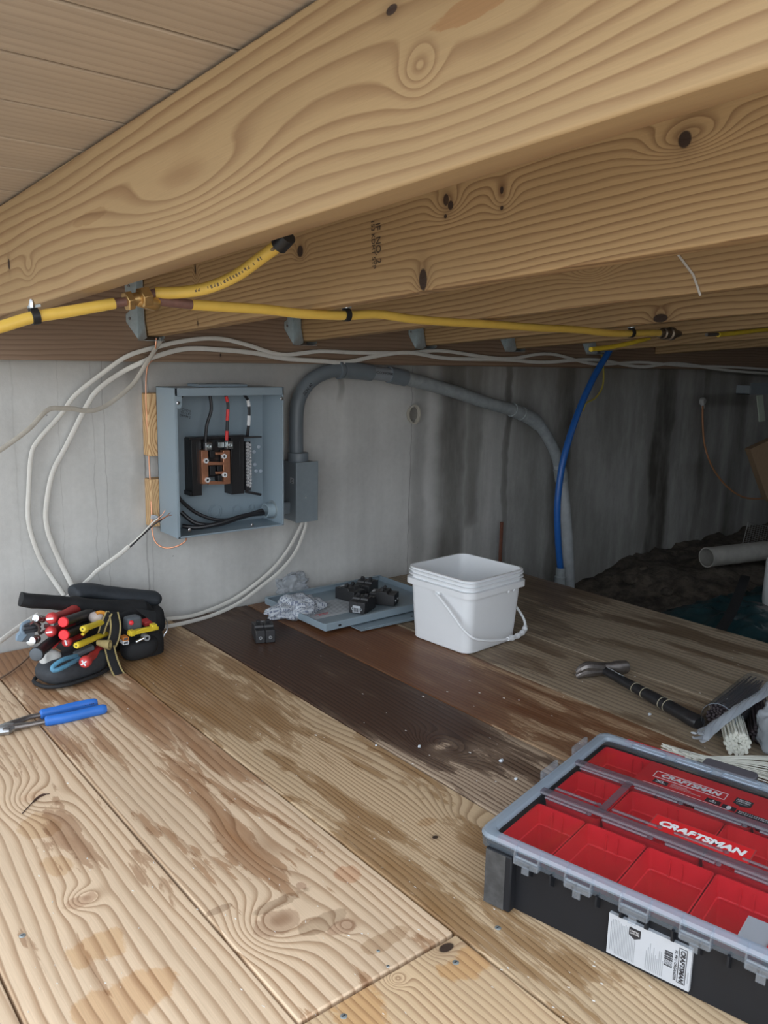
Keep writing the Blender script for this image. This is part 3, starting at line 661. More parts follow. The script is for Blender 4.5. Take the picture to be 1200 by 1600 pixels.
part(m, 'rating_label', jb, 'small white rating label')
m = M(); c = V((JX1+0.002, 1.975, JZ0+0.095)); m.prism([c, c+V((0.012, 0, 0.004)), c+V((0.006, 0, -0.028))], (0, 0.001, 0), paper); part(m, 'paper_scrap', jb, 'torn white paper corner')
m = M(); c = V(((JX0+JX1)/2-0.006, 1.9315, JZ0+0.07)); m.ball(c, 0.0028, steel, 8); part(m, 'cover_screw', jb)

YCN = 1.985
cp = [(463, 712), (463, 650), (469, 618), (487, 594), (512, 581), (540, 578), (585, 583), (625, 589), (700, 609), (760, 629), (805, 642), (838, 660), (858, 688), (873, 725), (881, 780), (886, 840), (889, 905)]
PP = [atY(x, y, YCN) for x, y in cp]
con = thing('conduit', 'grey plastic conduit arching from junction box across wall and down at right', 'conduit', PP[0])
sm = smooth_path(PP, 8)
def idx(i): return i*8
m = M(); m.tube(sm[idx(0):idx(5)+2], 0.0208, pvc_grey, 20); part(m, 'elbow', con)
m = M(); m.tube(sm[idx(5):idx(7)+1], 0.0208, plain('clean_grey_pvc', (0.27, 0.30, 0.33), 0.4), 20); part(m, 'straight_pipe', con)
m = M(); m.tube(sm[idx(7):idx(10)+2], 0.0215, pvc_dusty, 20); part(m, 'straight_pipe', con)
m = M(); m.tube(sm[idx(10):idx(13)+1], 0.021, pvc_dusty, 20); part(m, 'elbow', con)
m = M(); m.tube(sm[idx(13):]+[sm[-1]+V((0.01, 0, -0.12))], 0.022, plain('pale_dusty_pvc', (0.42, 0.45, 0.47), 0.6, 0, 0.3, 30), 20); part(m, 'riser', con)
def collar(i0, i1, r, mat, name='coupling', lab=None):
    m = M(); m.tube(sm[i0:i1+1], r, mat, 20); part(m, name, con, lab)
collar(idx(5)-1, idx(6)-1, 0.0252, pvc_grey); collar(idx(6)+5, idx(7)+1, 0.0255, pvc_grey)
collar(idx(5)-3, idx(5)-2, 0.027, pvc_grey, 'end_ring'); collar(idx(10)-1, idx(10)+1, 0.0255, pvc_dusty, 'end_ring')
collar(idx(10)+2, idx(11)+1, 0.0255, pvc_dusty); collar(idx(13)+1, idx(13)+4, 0.0255, pvc_dusty)
m = M(); pA, pB = sm[idx(6)], sm[idx(7)-3]; dr = (pB-pA).normalized()
m.text('PVC CONFORMS TO', (pA+pB)/2+V((0, -0.0213, 0.002)), dr, V((0, 0, 1)), 0.010, ink, bold=0.01); part(m, 'print', con, 'black printing on the conduit', smooth=False); m = M(); m.text('SCH 40', sm[idx(2)+3]+V((0, -0.0213, 0)), (sm[idx(3)]-sm[idx(2)]), V((-0.7, 0, 0.7)), 0.013, ink, bold=0.01)
part(m, 'print', con, 'black printing on the conduit', smooth=False)
# pipe sleeve in the wall
c = atY(643, 647, YW); ps = M()
ps.rings([[c+V((r*math.cos(2*math.pi*k/28)*0.95, dy, r*math.sin(2*math.pi*k/28)*1.15)) for k in range(28)] for r, dy in ((0.024, -0.002), (0.028, -0.016), (0.023, -0.016), (0.022, -0.004))], plain('old_white_pipe', (0.50, 0.47, 0.40), 0.6, 0, 0.2), False, False)
ps.lathe(c+V((0, -0.0035, 0)), c+V((0, -1, 0)), [(0, 0.0222), (0.002, 0.0222)], plain('sleeve_plug', (0.22, 0.21, 0.19), 0.8), 28)
single(ps, 'pipe_sleeve', 'short off-white pipe sleeve sticking out of the wall under the conduit', 'pipe sleeve')
# rusty rod
a = atY(784, 816, 1.99); m = M(); m.tube([V((a.x+0.002, 1.99, -0.035)), a], 0.0065, rust, 8); m.jitter(0.001, 90)
single(m, 'rusty_rod', 'rusty iron rod standing behind the white bucket against the wall', 'rod')

# blue tube
bl = [atY(952, 548, 1.93), atY(940, 568, 1.93), atY(925, 595, 1.92), atY(905, 640, 1.91), atY(888, 690, 1.9), atY(877, 735, 1.9), atY(871, 790, 1.9), atY(872, 845, 1.9), atY(876, 892, 1.9)]
bt = thing('blue_water_tube', 'bright blue plastic tube bowing down in front of the conduit', 'tube', bl[-1])
m = M(); m.tube(smooth_path([bl[0]+V((0.03, 0, 0.06))]+bl, 8), 0.0125, blue_pipe, 14); part(m, 'tube', bt)
m = M(); m.lathe(bl[-1]+V((0, 0, 0.012)), bl[-1]+V((0.003, 0, -1)), [(0, 0.013), (0, 0.018), (0.03, 0.018), (0.034, 0.022), (0.16, 0.022)], pvc_dusty, 18); part(m, 'coupling', bt, 'grey coupling at its foot')

# ================================================================== WIRES AND CABLES ON THE WALL
YN = 2.012
def nm(label, pix, mat=cable_white, r=0.0056, flat=0.003, name='flat_cable', n=8, mats=None):
    return cable(name, label, [atY(*p) if len(p) == 3 else atY(p[0], p[1], YN) for p in pix], r, mat, n=n, flat=flat, nrm=(0, 1, 0))
YF = YL-0.012
nm('outermost white cable looping down the wall at far left from the ledger', [(1300, 585, YF), (1150, 574, YF), (1075, 572, YF), (1000, 566, YF), (930, 569, YF), (860, 553, YF), (800, 560, YF), (760, 558, YF), (690, 548, YF), (640, 551, YF), (560, 551, YF), (500, 549, YF), (440, 554, YF), (387, 539, YF), (350, 530, YF), (317, 529, YF), (280, 534, YF), (250, 541, YF), (200, 556, YF), (158, 585, 1.99), (117, 618, 2.0), (96, 647), (60, 688), (49, 712), (45, 767), (45, 817), (60, 866), (78, 898), (100, 930, 1.99)], cable_white)
nm('second white cable looping down the wall, just right of the outermost one', [(1300, 590, YF), (1150, 580, YF), (1060, 568, YF), (1000, 573, YF), (930, 562, YF), (850, 566, YF), (790, 562, YF), (700, 560, YF), (640, 551, YF-0.006), (590, 556, YF), (540, 566, YF), (500, 564, YF), (442, 560, YF), (400, 552, YF), (350, 547, YF-0.004), (292, 545, YF), (246, 556, YF-0.006), (220, 567, YF-0.004), (190, 582, 1.99), (154, 608, 1.995), (135, 635, 2.0), (104, 696), (82, 740), (72, 795), (74, 825), (82, 850), (100, 890), (118, 925, 1.99)], cable_white, r=0.0062)
nm('grey-beige cable sagging from the second joist off the left edge', [(262, 505, 1.96), (253, 528, 1.96), (240, 550, 1.955), (228, 569, 1.955), (215, 590, 1.96), (203, 605, 1.96), (176, 627, 1.95), (157, 638, 1.94), (137, 642, 1.93), (115, 639, 1.92), (96, 638, 1.91), (74, 641, 1.9), (44, 671, 1.88), (0, 703, 1.86), (-40, 725, 1.84)], cable_dusty, r=0.0055)
# stripped end cable
sp_ = thing('stripped_cable', 'white cable with stripped copper ends rising from behind the tool pouch', 'cable', atY(105, 935, 1.985))
Y0 = 1.975
m = M(); m.tube(smooth_path([atY(95, 940, Y0), atY(118, 924, Y0), atY(140, 904, Y0), atY(154, 890, Y0), atY(187, 866, Y0-0.02), atY(202, 853, Y0-0.03)], 8), 0.0056, cable_white, 10, flat=0.003, nrm=(0, 1, 0)); part(m, 'jacket', sp_)
m = M(); m.tube(smooth_path([atY(201, 853, Y0-0.03), atY(220, 836, Y0-0.05), atY(237, 818, Y0-0.07), atY(247, 810, Y0-0.08)], 8), 0.0018, cable_white, 8); part(m, 'white_wire', sp_)
m = M(); m.tube(smooth_path([atY(203, 855, Y0-0.03), atY(223, 836, Y0-0.05), atY(240, 820, Y0-0.07), atY(253, 812, Y0-0.08)], 8), 0.0020, blk, 8); part(m, 'black_wire', sp_)
m = M(); m.tube([atY(247, 810, Y0-0.08), atY(254, 804, Y0-0.085), atY(258, 797, Y0-0.085)], 0.0010, copper, 6); m.tube([atY(253, 812, Y0-0.08), atY(262, 806, Y0-0.085), atY(268, 805, Y0-0.085)], 0.0010, copper, 6); m.tube([atY(240, 817, Y0-0.07), atY(259, 807, Y0-0.09), atY(266, 801, Y0-0.09)], 0.0010, copper, 6); part(m, 'bare_copper_end', sp_)
nm('upper white cable drooping from the junction box to the pouch', [(474, 813, 1.985), (468, 826, 1.99), (452, 856, 2.0), (430, 885, 2.0), (400, 912, 2.0), (362, 938, 2.0), (320, 956, 1.99), (290, 964, 1.975), (250, 968, 1.96)], cable_white)
nm('lower white cable drooping from the junction box to the pouch', [(479, 813, 1.985), (476, 828, 1.985), (462, 862, 1.992), (438, 892, 1.992), (410, 915, 1.99), (372, 943, 1.985), (330, 962, 1.975), (290, 973, 1.955), (255, 980, 1.94)], cable_white)
nm('short white cable going off the left edge from behind the pouch', [(-30, 1024, 1.93), (0, 1002, 1.94), (30, 980, 1.96), (60, 960, 1.97)], cable_white, r=0.0065)
cable('copper_ground_wire', 'bare copper ground wire running down left of the grey panel', [atY(*p) for p in [(244, 528, 1.95), (243, 545, 1.955), (240, 560, 1.98), (230, 575, 2.0), (228, 620, 2.0), (231, 680, 2.0), (234, 740, 2.0), (237, 800, 1.99), (238, 830, 1.98), (244, 848, 1.97), (258, 856, 1.95), (275, 854, 1.93), (289, 846, 1.92), (291, 838, 1.915)]], 0.0019, copper, 'wire')
c = atY(240, 808, 1.985); m = M(); m.box(c, (0.014, 0.006, 0.012), paper, X=(1, 0, -0.2)); m.lathe(c+V((0.008, -0.003, 0)), c+V((0.008, -1, 0)), [(0, 0.004), (0.002, 0.003)], steel, 8)
single(m, 'wire_clip', 'small white clip holding the copper wire on the lower block', 'clip', bevel=0.001)
cable('brown_cord', 'thin brown cord lying on planks from the pouch off left edge', [atZ(-25, 1072, 0.004), atZ(0, 1060, 0.004), atZ(22, 1046, 0.006), atZ(40, 1031, 0.01), atZ(52, 1018, 0.016)], 0.0022, plain('brown_cord', (0.20, 0.13, 0.09), 0.6), 'cord')

# ================================================================== YELLOW GAS LINE
YG = 1.30
def G_(x, y, Y=YG): return atY(x, y, Y)
gas = thing('yellow_gas_line', 'yellow jacketed gas line running across under the joists', 'gas line', G_(600, 495))
m = M(); m.tube(smooth_path([G_(-40, 519), G_(0, 511), G_(50, 496), G_(100, 488), G_(140, 481), G_(178, 474)], 8), 0.0088, yellow_pipe, 16); part(m, 'tube', gas)
m = M(); m.tube(smooth_path([G_(299, 476), G_(360, 480), G_(420, 484), G_(470, 490), G_(540, 493), G_(590, 491), G_(640, 498), G_(700, 503), G_(770, 507), G_(840, 512), G_(900, 515), G_(960, 521), G_(1020, 520), G_(1035, 521)], 8), 0.0088, yellow_pipe, 16); part(m, 'tube', gas)
m = M(); pts = smooth_path([G_(243, 458), G_(290, 456, 1.28), G_(330, 448, 1.24), G_(370, 430, 1.19), G_(405, 405, 1.14), G_(432, 385, 1.1), G_(446, 372, 1.08)], 8)
m.tube(pts, 0.0098, yellow_pipe, 16); br = part(m, 'branch_tube', gas)
m = M(); fpm = plain('faded_print', (0.16, 0.11, 0.07), 0.6)
for q in range(12, 46):
    p_ = pts[q]; t_ = (pts[min(q+1, len(pts)-1)]-pts[q-1]).normalized(); tow = (CO-p_).normalized(); tow = (tow-t_*tow.dot(t_)).normalized(); sd_ = t_.cross(tow)
    if rnd.random() < 0.25: continue
    m.box(p_+tow*0.0097-sd_*rnd.uniform(-0.001, 0.001), (rnd.uniform(0.0012, 0.0030), rnd.uniform(0.003, 0.0055), 0.0006), fpm, X=t_, Y=sd_)
    if rnd.random() < 0.6: m.box(p_+t_*0.002+tow*0.0097, (0.0007, 0.0055, 0.0006), fpm, X=t_, Y=sd_)
part(m, 'print', gas, parent=br, smooth=False)
m = M(); m.tube([G_(178, 474), G_(198, 471)], 0.0075, copper_tarn, 14); m.tube([G_(300, 476), G_(275, 473), G_(250, 470), G_(228, 468)], 0.0082, copper_tarn, 14); m.tube([G_(244, 458), G_(226, 463)], 0.0078, copper_tarn, 14); part(m, 'bare_corrugated_end', gas, 'reddish bare tube ends')
m = M()
def hexnut(p, d, w_, r): m.lathe(V(p)-V(d)*w_/2, V(p)+V(d), [(0, r*0.9), (0.001, r), (w_-0.001, r), (w_, r*0.9)], brass, 6)
d1 = (G_(228, 464)-G_(195, 471)).normalized()
hexnut(G_(201, 470), d1, 0.011, 0.016); hexnut(G_(226, 464, 1.295), d1, 0.016, 0.017); m.lathe(G_(196, 471), G_(232, 463), [(0, 0.010), (0.04, 0.011)], brass, 16)
m.lathe(G_(214, 470), G_(240, 474), [(0, 0.009), (0.03, 0.012), (0.036, 0.010)], brass, 14); m.lathe(G_(232, 480), G_(232, 465), [(0, 0.005), (0.01, 0.007), (0.012, 0.008)], brass, 6)
part(m, 'tee_fitting', gas, 'brass tee fitting', bevel=0.0006)
m = M(); m.lathe(G_(1030, 521), G_(1104, 522), [(0, 0.011), (0.016, 0.012), (0.018, 0.016), (0.030, 0.016), (0.032, 0.011), (0.045, 0.013), (0.047, 0.018), (0.062, 0.018), (0.064, 0.012), (0.085, 0.011), (0.10, 0.008)], plain('dark_brass', (0.20, 0.16, 0.12), 0.4, 0.8, 0.4), 12); part(m, 'coupling', gas, 'dark brass coupling')
m = M(); m.tube([G_(1104, 523), G_(1128, 522)], 0.005, oldsteel, 10); part(m, 'thin_connector', gas)
m = M(); m.tube(smooth_path([G_(1122, 523), G_(1160, 519), G_(1200, 514), G_(1260, 508)], 6), 0.0072, plain('bright_yellow_jacket', (0.85, 0.62, 0.05), 0.4), 14); part(m, 'tube', gas)
for lab, p, q in (('black cushioned clamp on the gas line under the nearest joist', G_(54, 494), G_(60, 493)), ('black clamp on the gas line under the stamped joist', G_(541, 492), G_(547, 492)), ('black clamp on the gas line beside the dark coupling', G_(986, 520), G_(991, 520))):
    d = (q-p).normalized(); m = M(); a_ = d.cross(V((0, 0, 1))).normalized(); b2 = a_.cross(d)
    R = []
    for k in range(23):
        an = math.radians(-60+300*k/22 - 120)
        o_ = a_*math.cos(an)+b2*math.sin(an)
        R.append([p+d*s_*0.0055+o_*rr for s_, rr in ((-1, 0.0092), (1, 0.0092), (1, 0.0125), (-1, 0.0125))])
    t = thing('pipe_clamp', lab, 'clamp', p-V((0, 0, 0.012)))
    m.rings(R, black_pl); m.box(p+V((0, 0.0, 0.0142)), (0.016, 0.012, 0.004), galv, X=d); part(m, 'loop', t)
    m = M(); m.lathe(p+V((-0.004, -0.004, 0.012)), p+V((-0.004, -0.004, 1)), [(0, 0.0045), (0.003, 0.005), (0.012, 0.0025)], steel, 8); part(m, 'screw', t, 'bright screw')
# black grommet where the branch goes up behind the nearest joist
m = M(); m.lathe(G_(432, 388, 1.10), G_(450, 368, 1.075), [(0.004, 0.010), (0.006, 0.0135), (0.03, 0.0135)], black_pl, 14); single(m, 'rubber_grommet', 'black grommet at the upper end of the printed yellow branch tube', 'grommet')
# short yellow offcut and thin yellow wire by the blue tube
cable('yellow_tube_offcut', 'short bright yellow tube piece under the joists left of the dark coupling', [G_(923, 546, 1.5), G_(955, 542, 1.5), G_(985, 536, 1.5), G_(1014, 528, 1.5)], 0.0070, plain('bright_yellow_jacket', (0.85, 0.62, 0.05), 0.4), 'tube')
cable('yellow_wire', 'thin yellow wire looping beside the top of the blue tube', [atY(938, 540, 1.97), atY(943, 580, 1.98), atY(941, 605, 1.98), atY(930, 622, 1.98), atY(916, 630, 1.98), atY(911, 642, 1.98)], 0.0035, plain('dull_yellow_wire', (0.45, 0.36, 0.07), 0.5), 'wire')
# ================================================================== WHITE BUCKET
bk = thing('bucket', 'white square plastic bucket with rounded corners standing on the wet planks', 'bucket', (1.461, 1.450, 0), Matrix.Rotation(math.radians(4), 3, 'Z'))
m = M(); H = 0.192
prof = [(0.0955, 0.0955, 0.026, 0.0015), (0.0975, 0.0975, 0.026, 0.004), (0.1055, 0.1055, 0.026, 0.148), (0.1055, 0.1055, 0.026, 0.149)]
outer = [rrect(0, 0, hx, hy, r, z, 6) for hx, hy, r, z in prof] + [rrect(0, 0, 0.106, 0.106, 0.026, 0.172, 6), rrect(0, 0, 0.107, 0.107, 0.026, 0.183, 6), rrect(0, 0, 0.108, 0.108, 0.027, H, 6),
  rrect(0, 0, 0.1055, 0.1055, 0.025, H, 6), rrect(0, 0, 0.1035, 0.1035, 0.024, 0.17, 6), rrect(0, 0, 0.094, 0.094, 0.022, 0.005, 6)]
m.rings(outer, white_pl); part(m, 'body', bk, world=False)
m = M()
def ringband(m, h0, h1, z0, z1, r, mat):
    m.rings([rrect(0, 0, h0, h0, r, z0, 6), rrect(0, 0, h1, h1, r+0.002, z0+0.0008, 6), rrect(0, 0, h1, h1, r+0.002, z1-0.0008, 6), rrect(0, 0, h0, h0, r, z1, 6)], mat, False, False)
ringband(m, 0.1055, 0.1155, 0.147, 0.1635, 0.026, white_pl); ringband(m, 0.106, 0.1125, 0.171, 0.1755, 0.026, white_pl); ringband(m, 0.107, 0.1125, 0.181, 0.1855, 0.026, white_pl); ringband(m, 0.1055, 0.111, 0.188, 0.1925, 0.026, white_pl)
part(m, 'rim', bk, world=False)
m = M()
for sx in (-1, 1):
    m.lathe((sx*0.107, -0.005, 0.143), (sx*1, -0.005, 0.143), [(0, 0.009), (0.006, 0.009), (0.009, 0.006)], white_pl, 16)
for dx in (0.03, 0.062): m.box((0.1155, dx*0.3-0.02, 0.145), (0.004, 0.012, 0.006), white_pl)
for dx in (0.035, 0.058): m.box((dx, -0.1135, 0.1445), (0.008, 0.004, 0.006), white_pl)
part(m, 'handle_boss', bk, world=False, bevel=0.001)
hp = smooth_path([(-0.119, -0.005, 0.143), (-0.1205, -0.03, 0.130), (-0.121, -0.068, 0.102), (-0.120, -0.100, 0.076), (-0.104, -0.124, 0.055), (-0.055, -0.132, 0.040), (0.0, -0.134, 0.031), (0.055, -0.131, 0.027), (0.098, -0.122, 0.033), (0.119, -0.102, 0.052), (0.121, -0.068, 0.084), (0.1205, -0.03, 0.120), (0.119, -0.005, 0.143)], 8)
m = M(); m.tube(hp, 0.0034, white_pl, 10); bl_ = part(m, 'bail_handle', bk, world=False)
m = M(); gp = hp[50:68]; m.tube(gp, [0.0075 if (k//2) % 2 else 0.0055 for k in range(len(gp))], white_pl, 10); part(m, 'grip', bk, 'ribbed grip', world=False, parent=bl_)

# ================================================================== PANEL COVERS AND BREAKERS
cov = thing('panel_cover', 'grey metal panel cover lying lip-up like a tray behind the bucket', 'panel cover', (1.388, 1.826, 0), Matrix.Rotation(math.radians(0.5), 3, 'Z'))
m = M(); hx, hy, z0, z1 = 0.212, 0.150, 0.010, 0.029
m.box((0, 0, z0+0.001), (2*hx, 2*hy, 0.002), greybox)
for (c, s_) in (((0, -hy, (z0+z1)/2), (2*hx, 0.003, z1-z0)), ((0, hy, (z0+z1)/2), (2*hx, 0.003, z1-z0)), ((-hx, 0, (z0+z1)/2), (0.003, 2*hy, z1-z0)), ((hx, 0, (z0+z1)/2), (0.003, 2*hy, z1-z0))): m.box(c, s_, greybox)
m.box((0, -hy+0.004, z1), (2*hx, 0.010, 0.0018), greybox); m.box((0, hy-0.004, z1), (2*hx, 0.010, 0.0018), greybox)
part(m, 'sheet', cov, world=False, bevel=0.0006)
m = M(); m.lathe((-hx+0.045, -hy-0.0015, 0.019), (-hx+0.045, -1, 0.019), [(0, 0.005), (0.0008, 0.005)], black_pl, 12, sq=0.6, nrm=(0, 0, 1)); part(m, 'latch_slot', cov, 'small dark slot', world=False)
m = M(); pl_ = plain('printed_label_grey', (0.52, 0.55, 0.58), 0.5); m.box((-0.08, 0.0, z0+0.0026), (0.20, 0.12, 0.0006), pl_)
for k in range(11):
    m.box((-0.08+rnd.uniform(-0.01, 0.01), 0.052-0.0095*k, z0+0.0031), (0.15+rnd.uniform(-0.03, 0.02), 0.0022, 0.0003), plain('grey_print', (0.28, 0.30, 0.32), 0.5))
m.box((-0.14, -0.030, z0+0.0032), (0.045, 0.003, 0.0004), red_ink); m.box((-0.14, -0.038, z0+0.0032), (0.03, 0.002, 0.0004), red_ink)
part(m, 'printed_label', cov, 'pale printed label', world=False)
m = M(); m.box((0, 0, 0), (0.34, 0.30, 0.0016), greybox, X=(1, -0.06, 0)); m.box((-0.0, -0.14, 0.001), (0.30, 0.004, 0.003), greybox, X=(1, -0.06, 0))
m.lathe((0.02, -0.125, 0.0009), (0.02, -0.125, 1), [(0, 0.004), (0.0006, 0.004)], black_pl, 10)
for v in m.bm.verts: v.co += V((1.435, 1.775, 0.0045))
single(m, 'cover_sheet', 'flat grey metal sheet underneath the tray-like panel cover', 'metal sheet', bevel=0.0004)

bgrey = plain('breaker_black', (0.028, 0.028, 0.030), 0.42, 0, 0.25)
def breaker(label, loc, rotz, tilt=0.0, side=False, lab=False):
    R = Matrix.Rotation(math.radians(rotz), 3, 'Z') @ Matrix.Rotation(math.radians(tilt), 3, 'X')
    if side: R = R @ Matrix.Rotation(math.radians(90), 3, 'Y')
    t = thing('circuit_breaker', label, 'circuit breaker', loc, R, group='loose black circuit breakers')
    dz = 0.0 if not side else 0.0
    m = M()
    for s_ in (-1, 1):
        P = [(-0.038, 0), (0.038, 0), (0.038, 0.034), (0.018, 0.034), (0.016, 0.040), (-0.014, 0.040), (-0.017, 0.033), (-0.038, 0.033)]
        if side: pass
        m.prism([(s_*0.0125-0.0121, y, z) for y, z in P], (0.0242, 0, 0), bgrey)
    b_ = part(m, 'body', t, world=False, bevel=0.0015)
    for s_ in (-1, 1):
        m = M(); m.box((s_*0.0125, 0.002, 0.043), (0.010, 0.008, 0.012), bgrey, X=(1, 0, 0), Y=(0, 1, 0.4)); part(m, 'toggle', t, world=False, bevel=0.001)
        m = M(); m.lathe((s_*0.0125, -0.0385, 0.014), (s_*0.0125, -1, 0.014), [(-0.004, 0.0045), (0.001, 0.0045), (0.001, 0.002), (-0.001, 0.002)], steel, 10); part(m, 'terminal_screw', t, 'bright terminal screw', world=False)
    m = M()
    if not lab: m.box((0, 0.031, 0.0345), (0.018, 0.008, 0.0005), paper)
    if lab:
        m.box((0.0, -0.0392, 0.013), (0.024, 0.0006, 0.020), paper)
        for k in range(5): m.box((-0.007+0.0035*k, -0.0396, 0.011), (0.0014+0.0006*(k % 2), 0.0006, 0.011), ink)
    part(m, 'sticker', t, 'white sticker', world=False)
    return t
p = atZ(411, 1006); breaker('black circuit breaker alone on the wet dark plank', (p.x+0.022, p.y+0.036, 0.0005), -22)
zc = 0.0135
def bz(px, py, z): q = atZ(px, py, z); return (q.x, q.y, z)
breaker('black breaker with white barcode sticker, front of the pile in the panel cover', bz(566, 953, zc), -62, lab=True)
breaker('black breaker at the right of the pile in the panel cover', bz(600, 942, zc), 35)
breaker('black breaker at the far side of the pile in the panel cover', bz(572, 926, zc), -60)
breaker('black breaker at the left of the pile in the panel cover', bz(547, 936, zc), 10, tilt=0)

# crumpled clear bags
def bag(name, label, c, size, seed, mat, amp=0.35, ink_=False, sub=3):
    m = M(); bm = m.bm; mi = m.mi(mat)
    bmesh.ops.create_icosphere(bm, subdivisions=5, radius=1.0)
    for v in bm.verts:
        n_ = v.co.normalized(); q_ = n_ + 0.35*mn.noise_vector(n_*1.7+V((seed, seed, 0)))
        d = 1 + amp*mn.noise(q_*1.6+V((seed, 0, 0))) + amp*0.6*(0.35-abs(mn.noise(q_*2.8+V((0, seed, 0)))))+ amp*0.10*(0.3-abs(mn.noise(q_*6.5+V((0, 0, seed)))))
        v.co = V((n_.x*d*size[0], n_.y*d*size[1], n_.z*d*size[2]))
        if v.co.z < -size[2]*0.8: v.co.z = -size[2]*0.8
    for v in bm.verts: v.co += V(c) + V((0, 0, size[2]*0.8+0.001))
    return single(m, name, label, 'plastic bag', ang=180)
p = atZ(452, 936); bag('plastic_bag', 'crumpled clear plastic bag against the wall at the left corner of the cover', (p.x+0.02, p.y+0.02, 0), (0.058, 0.036, 0.036), 3, bag_m, amp=0.6)
def printed_bag_mat():
    b = NB('printed_bag_plastic'); t = b.t; o = b.sep(b.obj())
    ln = b.m('FRACT', b.m('MULTIPLY', b.m('ADD', o[1], b.m('MULTIPLY', o[0], 0.3)), 150)); w1 = b.noise(b.comb(b.m('MULTIPLY', o[0], 300), b.m('FLOOR', b.m('MULTIPLY', b.m('ADD', o[1], b.m('MULTIPLY', o[0], 0.3)), 150)), 0), 1, 0)
    tx = b.m('MULTIPLY', b.step(ln, 0.5, 0.6), b.step(w1, 0.45, 0.5))
    col = b.mix(tx, (0.66, 0.70, 0.75), (0.24, 0.27, 0.36)); b.put(b.b.inputs['Base Color'], col); b.b.inputs['Roughness'].default_value = 0.25
    tr = b.n('ShaderNodeBsdfTransparent'); tr.inputs[0].default_value = (0.85, 0.88, 0.9, 1)
    mx = b.n('ShaderNodeMixShader'); mx.inputs[0].default_value = 0.75; t.links.new(tr.outputs[0], mx.inputs[1]); t.links.new(b.b.outputs[0], mx.inputs[2]); t.links.new(mx.outputs[0], b.out.inputs[0]); return b.mat
p = atZ(462, 963); bag('plastic_bag', 'crumpled bag printed with fine lines, in front of the clear one', (p.x, p.y, 0), (0.070, 0.046, 0.030), 8, printed_bag_mat(), amp=0.55)

# ================================================================== HAMMER
ha = atZ(945, 1048, 0.016); hb = atZ(1093, 1130, 0.016)
hm = thing('claw_hammer', 'black handled claw hammer lying on the planks right of the bucket', 'hammer', (ha.x, ha.y, 0))
d = (hb-ha).normalized(); side_ = V((-d.y, d.x, 0)); L_ = (hb-ha).length
tape = plain('scuffed_black_tape', (0.02, 0.02, 0.022), 0.35, 0, 0.5, 70)
m = M(); m.lathe(ha, hb, [(-0.012, 0.010), (0.03, 0.0115), (0.08, 0.012), (0.11, 0.0125), (L_*0.45, 0.0135), (L_*0.6, 0.0145), (L_*0.85, 0.0155), (L_-0.006, 0.0165), (L_, 0.014)], tape, 14, sq=0.85); part(m, 'handle', hm)
m = M()
for q, r in ((0.105, 0.0142), (0.135, 0.0146), (0.19, 0.016), (0.205, 0.0162)): m.lathe(ha, hb, [(q, r-0.001), (q, r), (q+0.0015, r), (q+0.0015, r-0.001)], plain('thin_gold_line', (0.4, 0.36, 0.26), 0.5), 14, False, False, sq=0.85)
for q, w_ in ((0.05, 0.018), (0.022, 0.014), (0.2, 0.016)): m.box(ha+d*q+V((0, 0, 0.0112)), (w_, 0.010, 0.002), plain('worn_white_mark', (0.45, 0.50, 0.52), 0.5), X=d)
part(m, 'worn_marks', hm, 'pale worn marks')
# head: claw toward left of picture, face toward the back
hc = ha - d*0.012 + V((0, 0, 0.004)); fx = (atZ(985, 1038, 0.02)-atZ(903, 1052, 0.02)); fx.z = 0; fx.normalize()
m = M()
face_c = atZ(975, 1042, 0.018)
m.lathe(hc-fx*0.004, face_c, [(0, 0.0125), ((face_c-hc).length*0.5, 0.0115), ((face_c-hc).length*0.7, 0.0155), ((face_c-hc).length+0.008, 0.0155), ((face_c-hc).length+0.012, 0.0135)], oldsteel, 12); 
part(m, 'striking_face', hm)
m = M(); cl0 = atZ(935, 1045, 0.020); cl1 = atZ(915, 1046, 0.022); cl2 = atZ(901, 1056, 0.006)
for s_ in (-1, 1):
    o_ = V((0, 0, 0.001)) + side_*0
    m.tube(smooth_path([hc, cl0+V((0, 0, s_*0.003)), cl1+V((0, 0, s_*0.006)), cl2+V((0, 0, s_*0.005+0.003))], 5), [0.0130]*5+[0.0125]*5+[0.0115, 0.0105, 0.0095, 0.0085, 0.007, 0.006][:6], oldsteel, 10)
part(m, 'claw', hm, 'worn steel claw')

# ================================================================== BLUE PLIERS
pz = 0.009
pt = lambda x, y, z=pz: atZ(x, y, z)
pr = thing('diagonal_pliers', 'diagonal cutting pliers with bright blue handles lying on the planks', 'pliers', (pt(60, 1130).x, pt(60, 1130).y, 0))
m = M(); m.tube(smooth_path([pt(62, 1117), pt(90, 1111), pt(120, 1104), pt(152, 1098)], 6), [0.0055]+[0.0085]*16+[0.0080, 0.006], blue_grip, 12, flat=0.007, nrm=(0, 0, 1)); part(m, 'handle', pr)
m = M(); m.tube(smooth_path([pt(70, 1127), pt(100, 1122), pt(135, 1114), pt(166, 1107)], 6), [0.0060]+[0.0090]*16+[0.0085, 0.0065], blue_grip, 12, flat=0.007, nrm=(0, 0, 1)); part(m, 'handle', pr)
m = M(); m.tube([pt(64, 1117), pt(45, 1121), pt(20, 1131), pt(8, 1137)], [0.005, 0.005, 0.0075, 0.009], oldsteel, 10, flat=0.005, nrm=(0, 0, 1)); m.tube([pt(72, 1127), pt(48, 1132), pt(22, 1136), pt(10, 1139)], [0.005, 0.005, 0.0075, 0.009], oldsteel, 10, flat=0.005, nrm=(0, 0, 1))
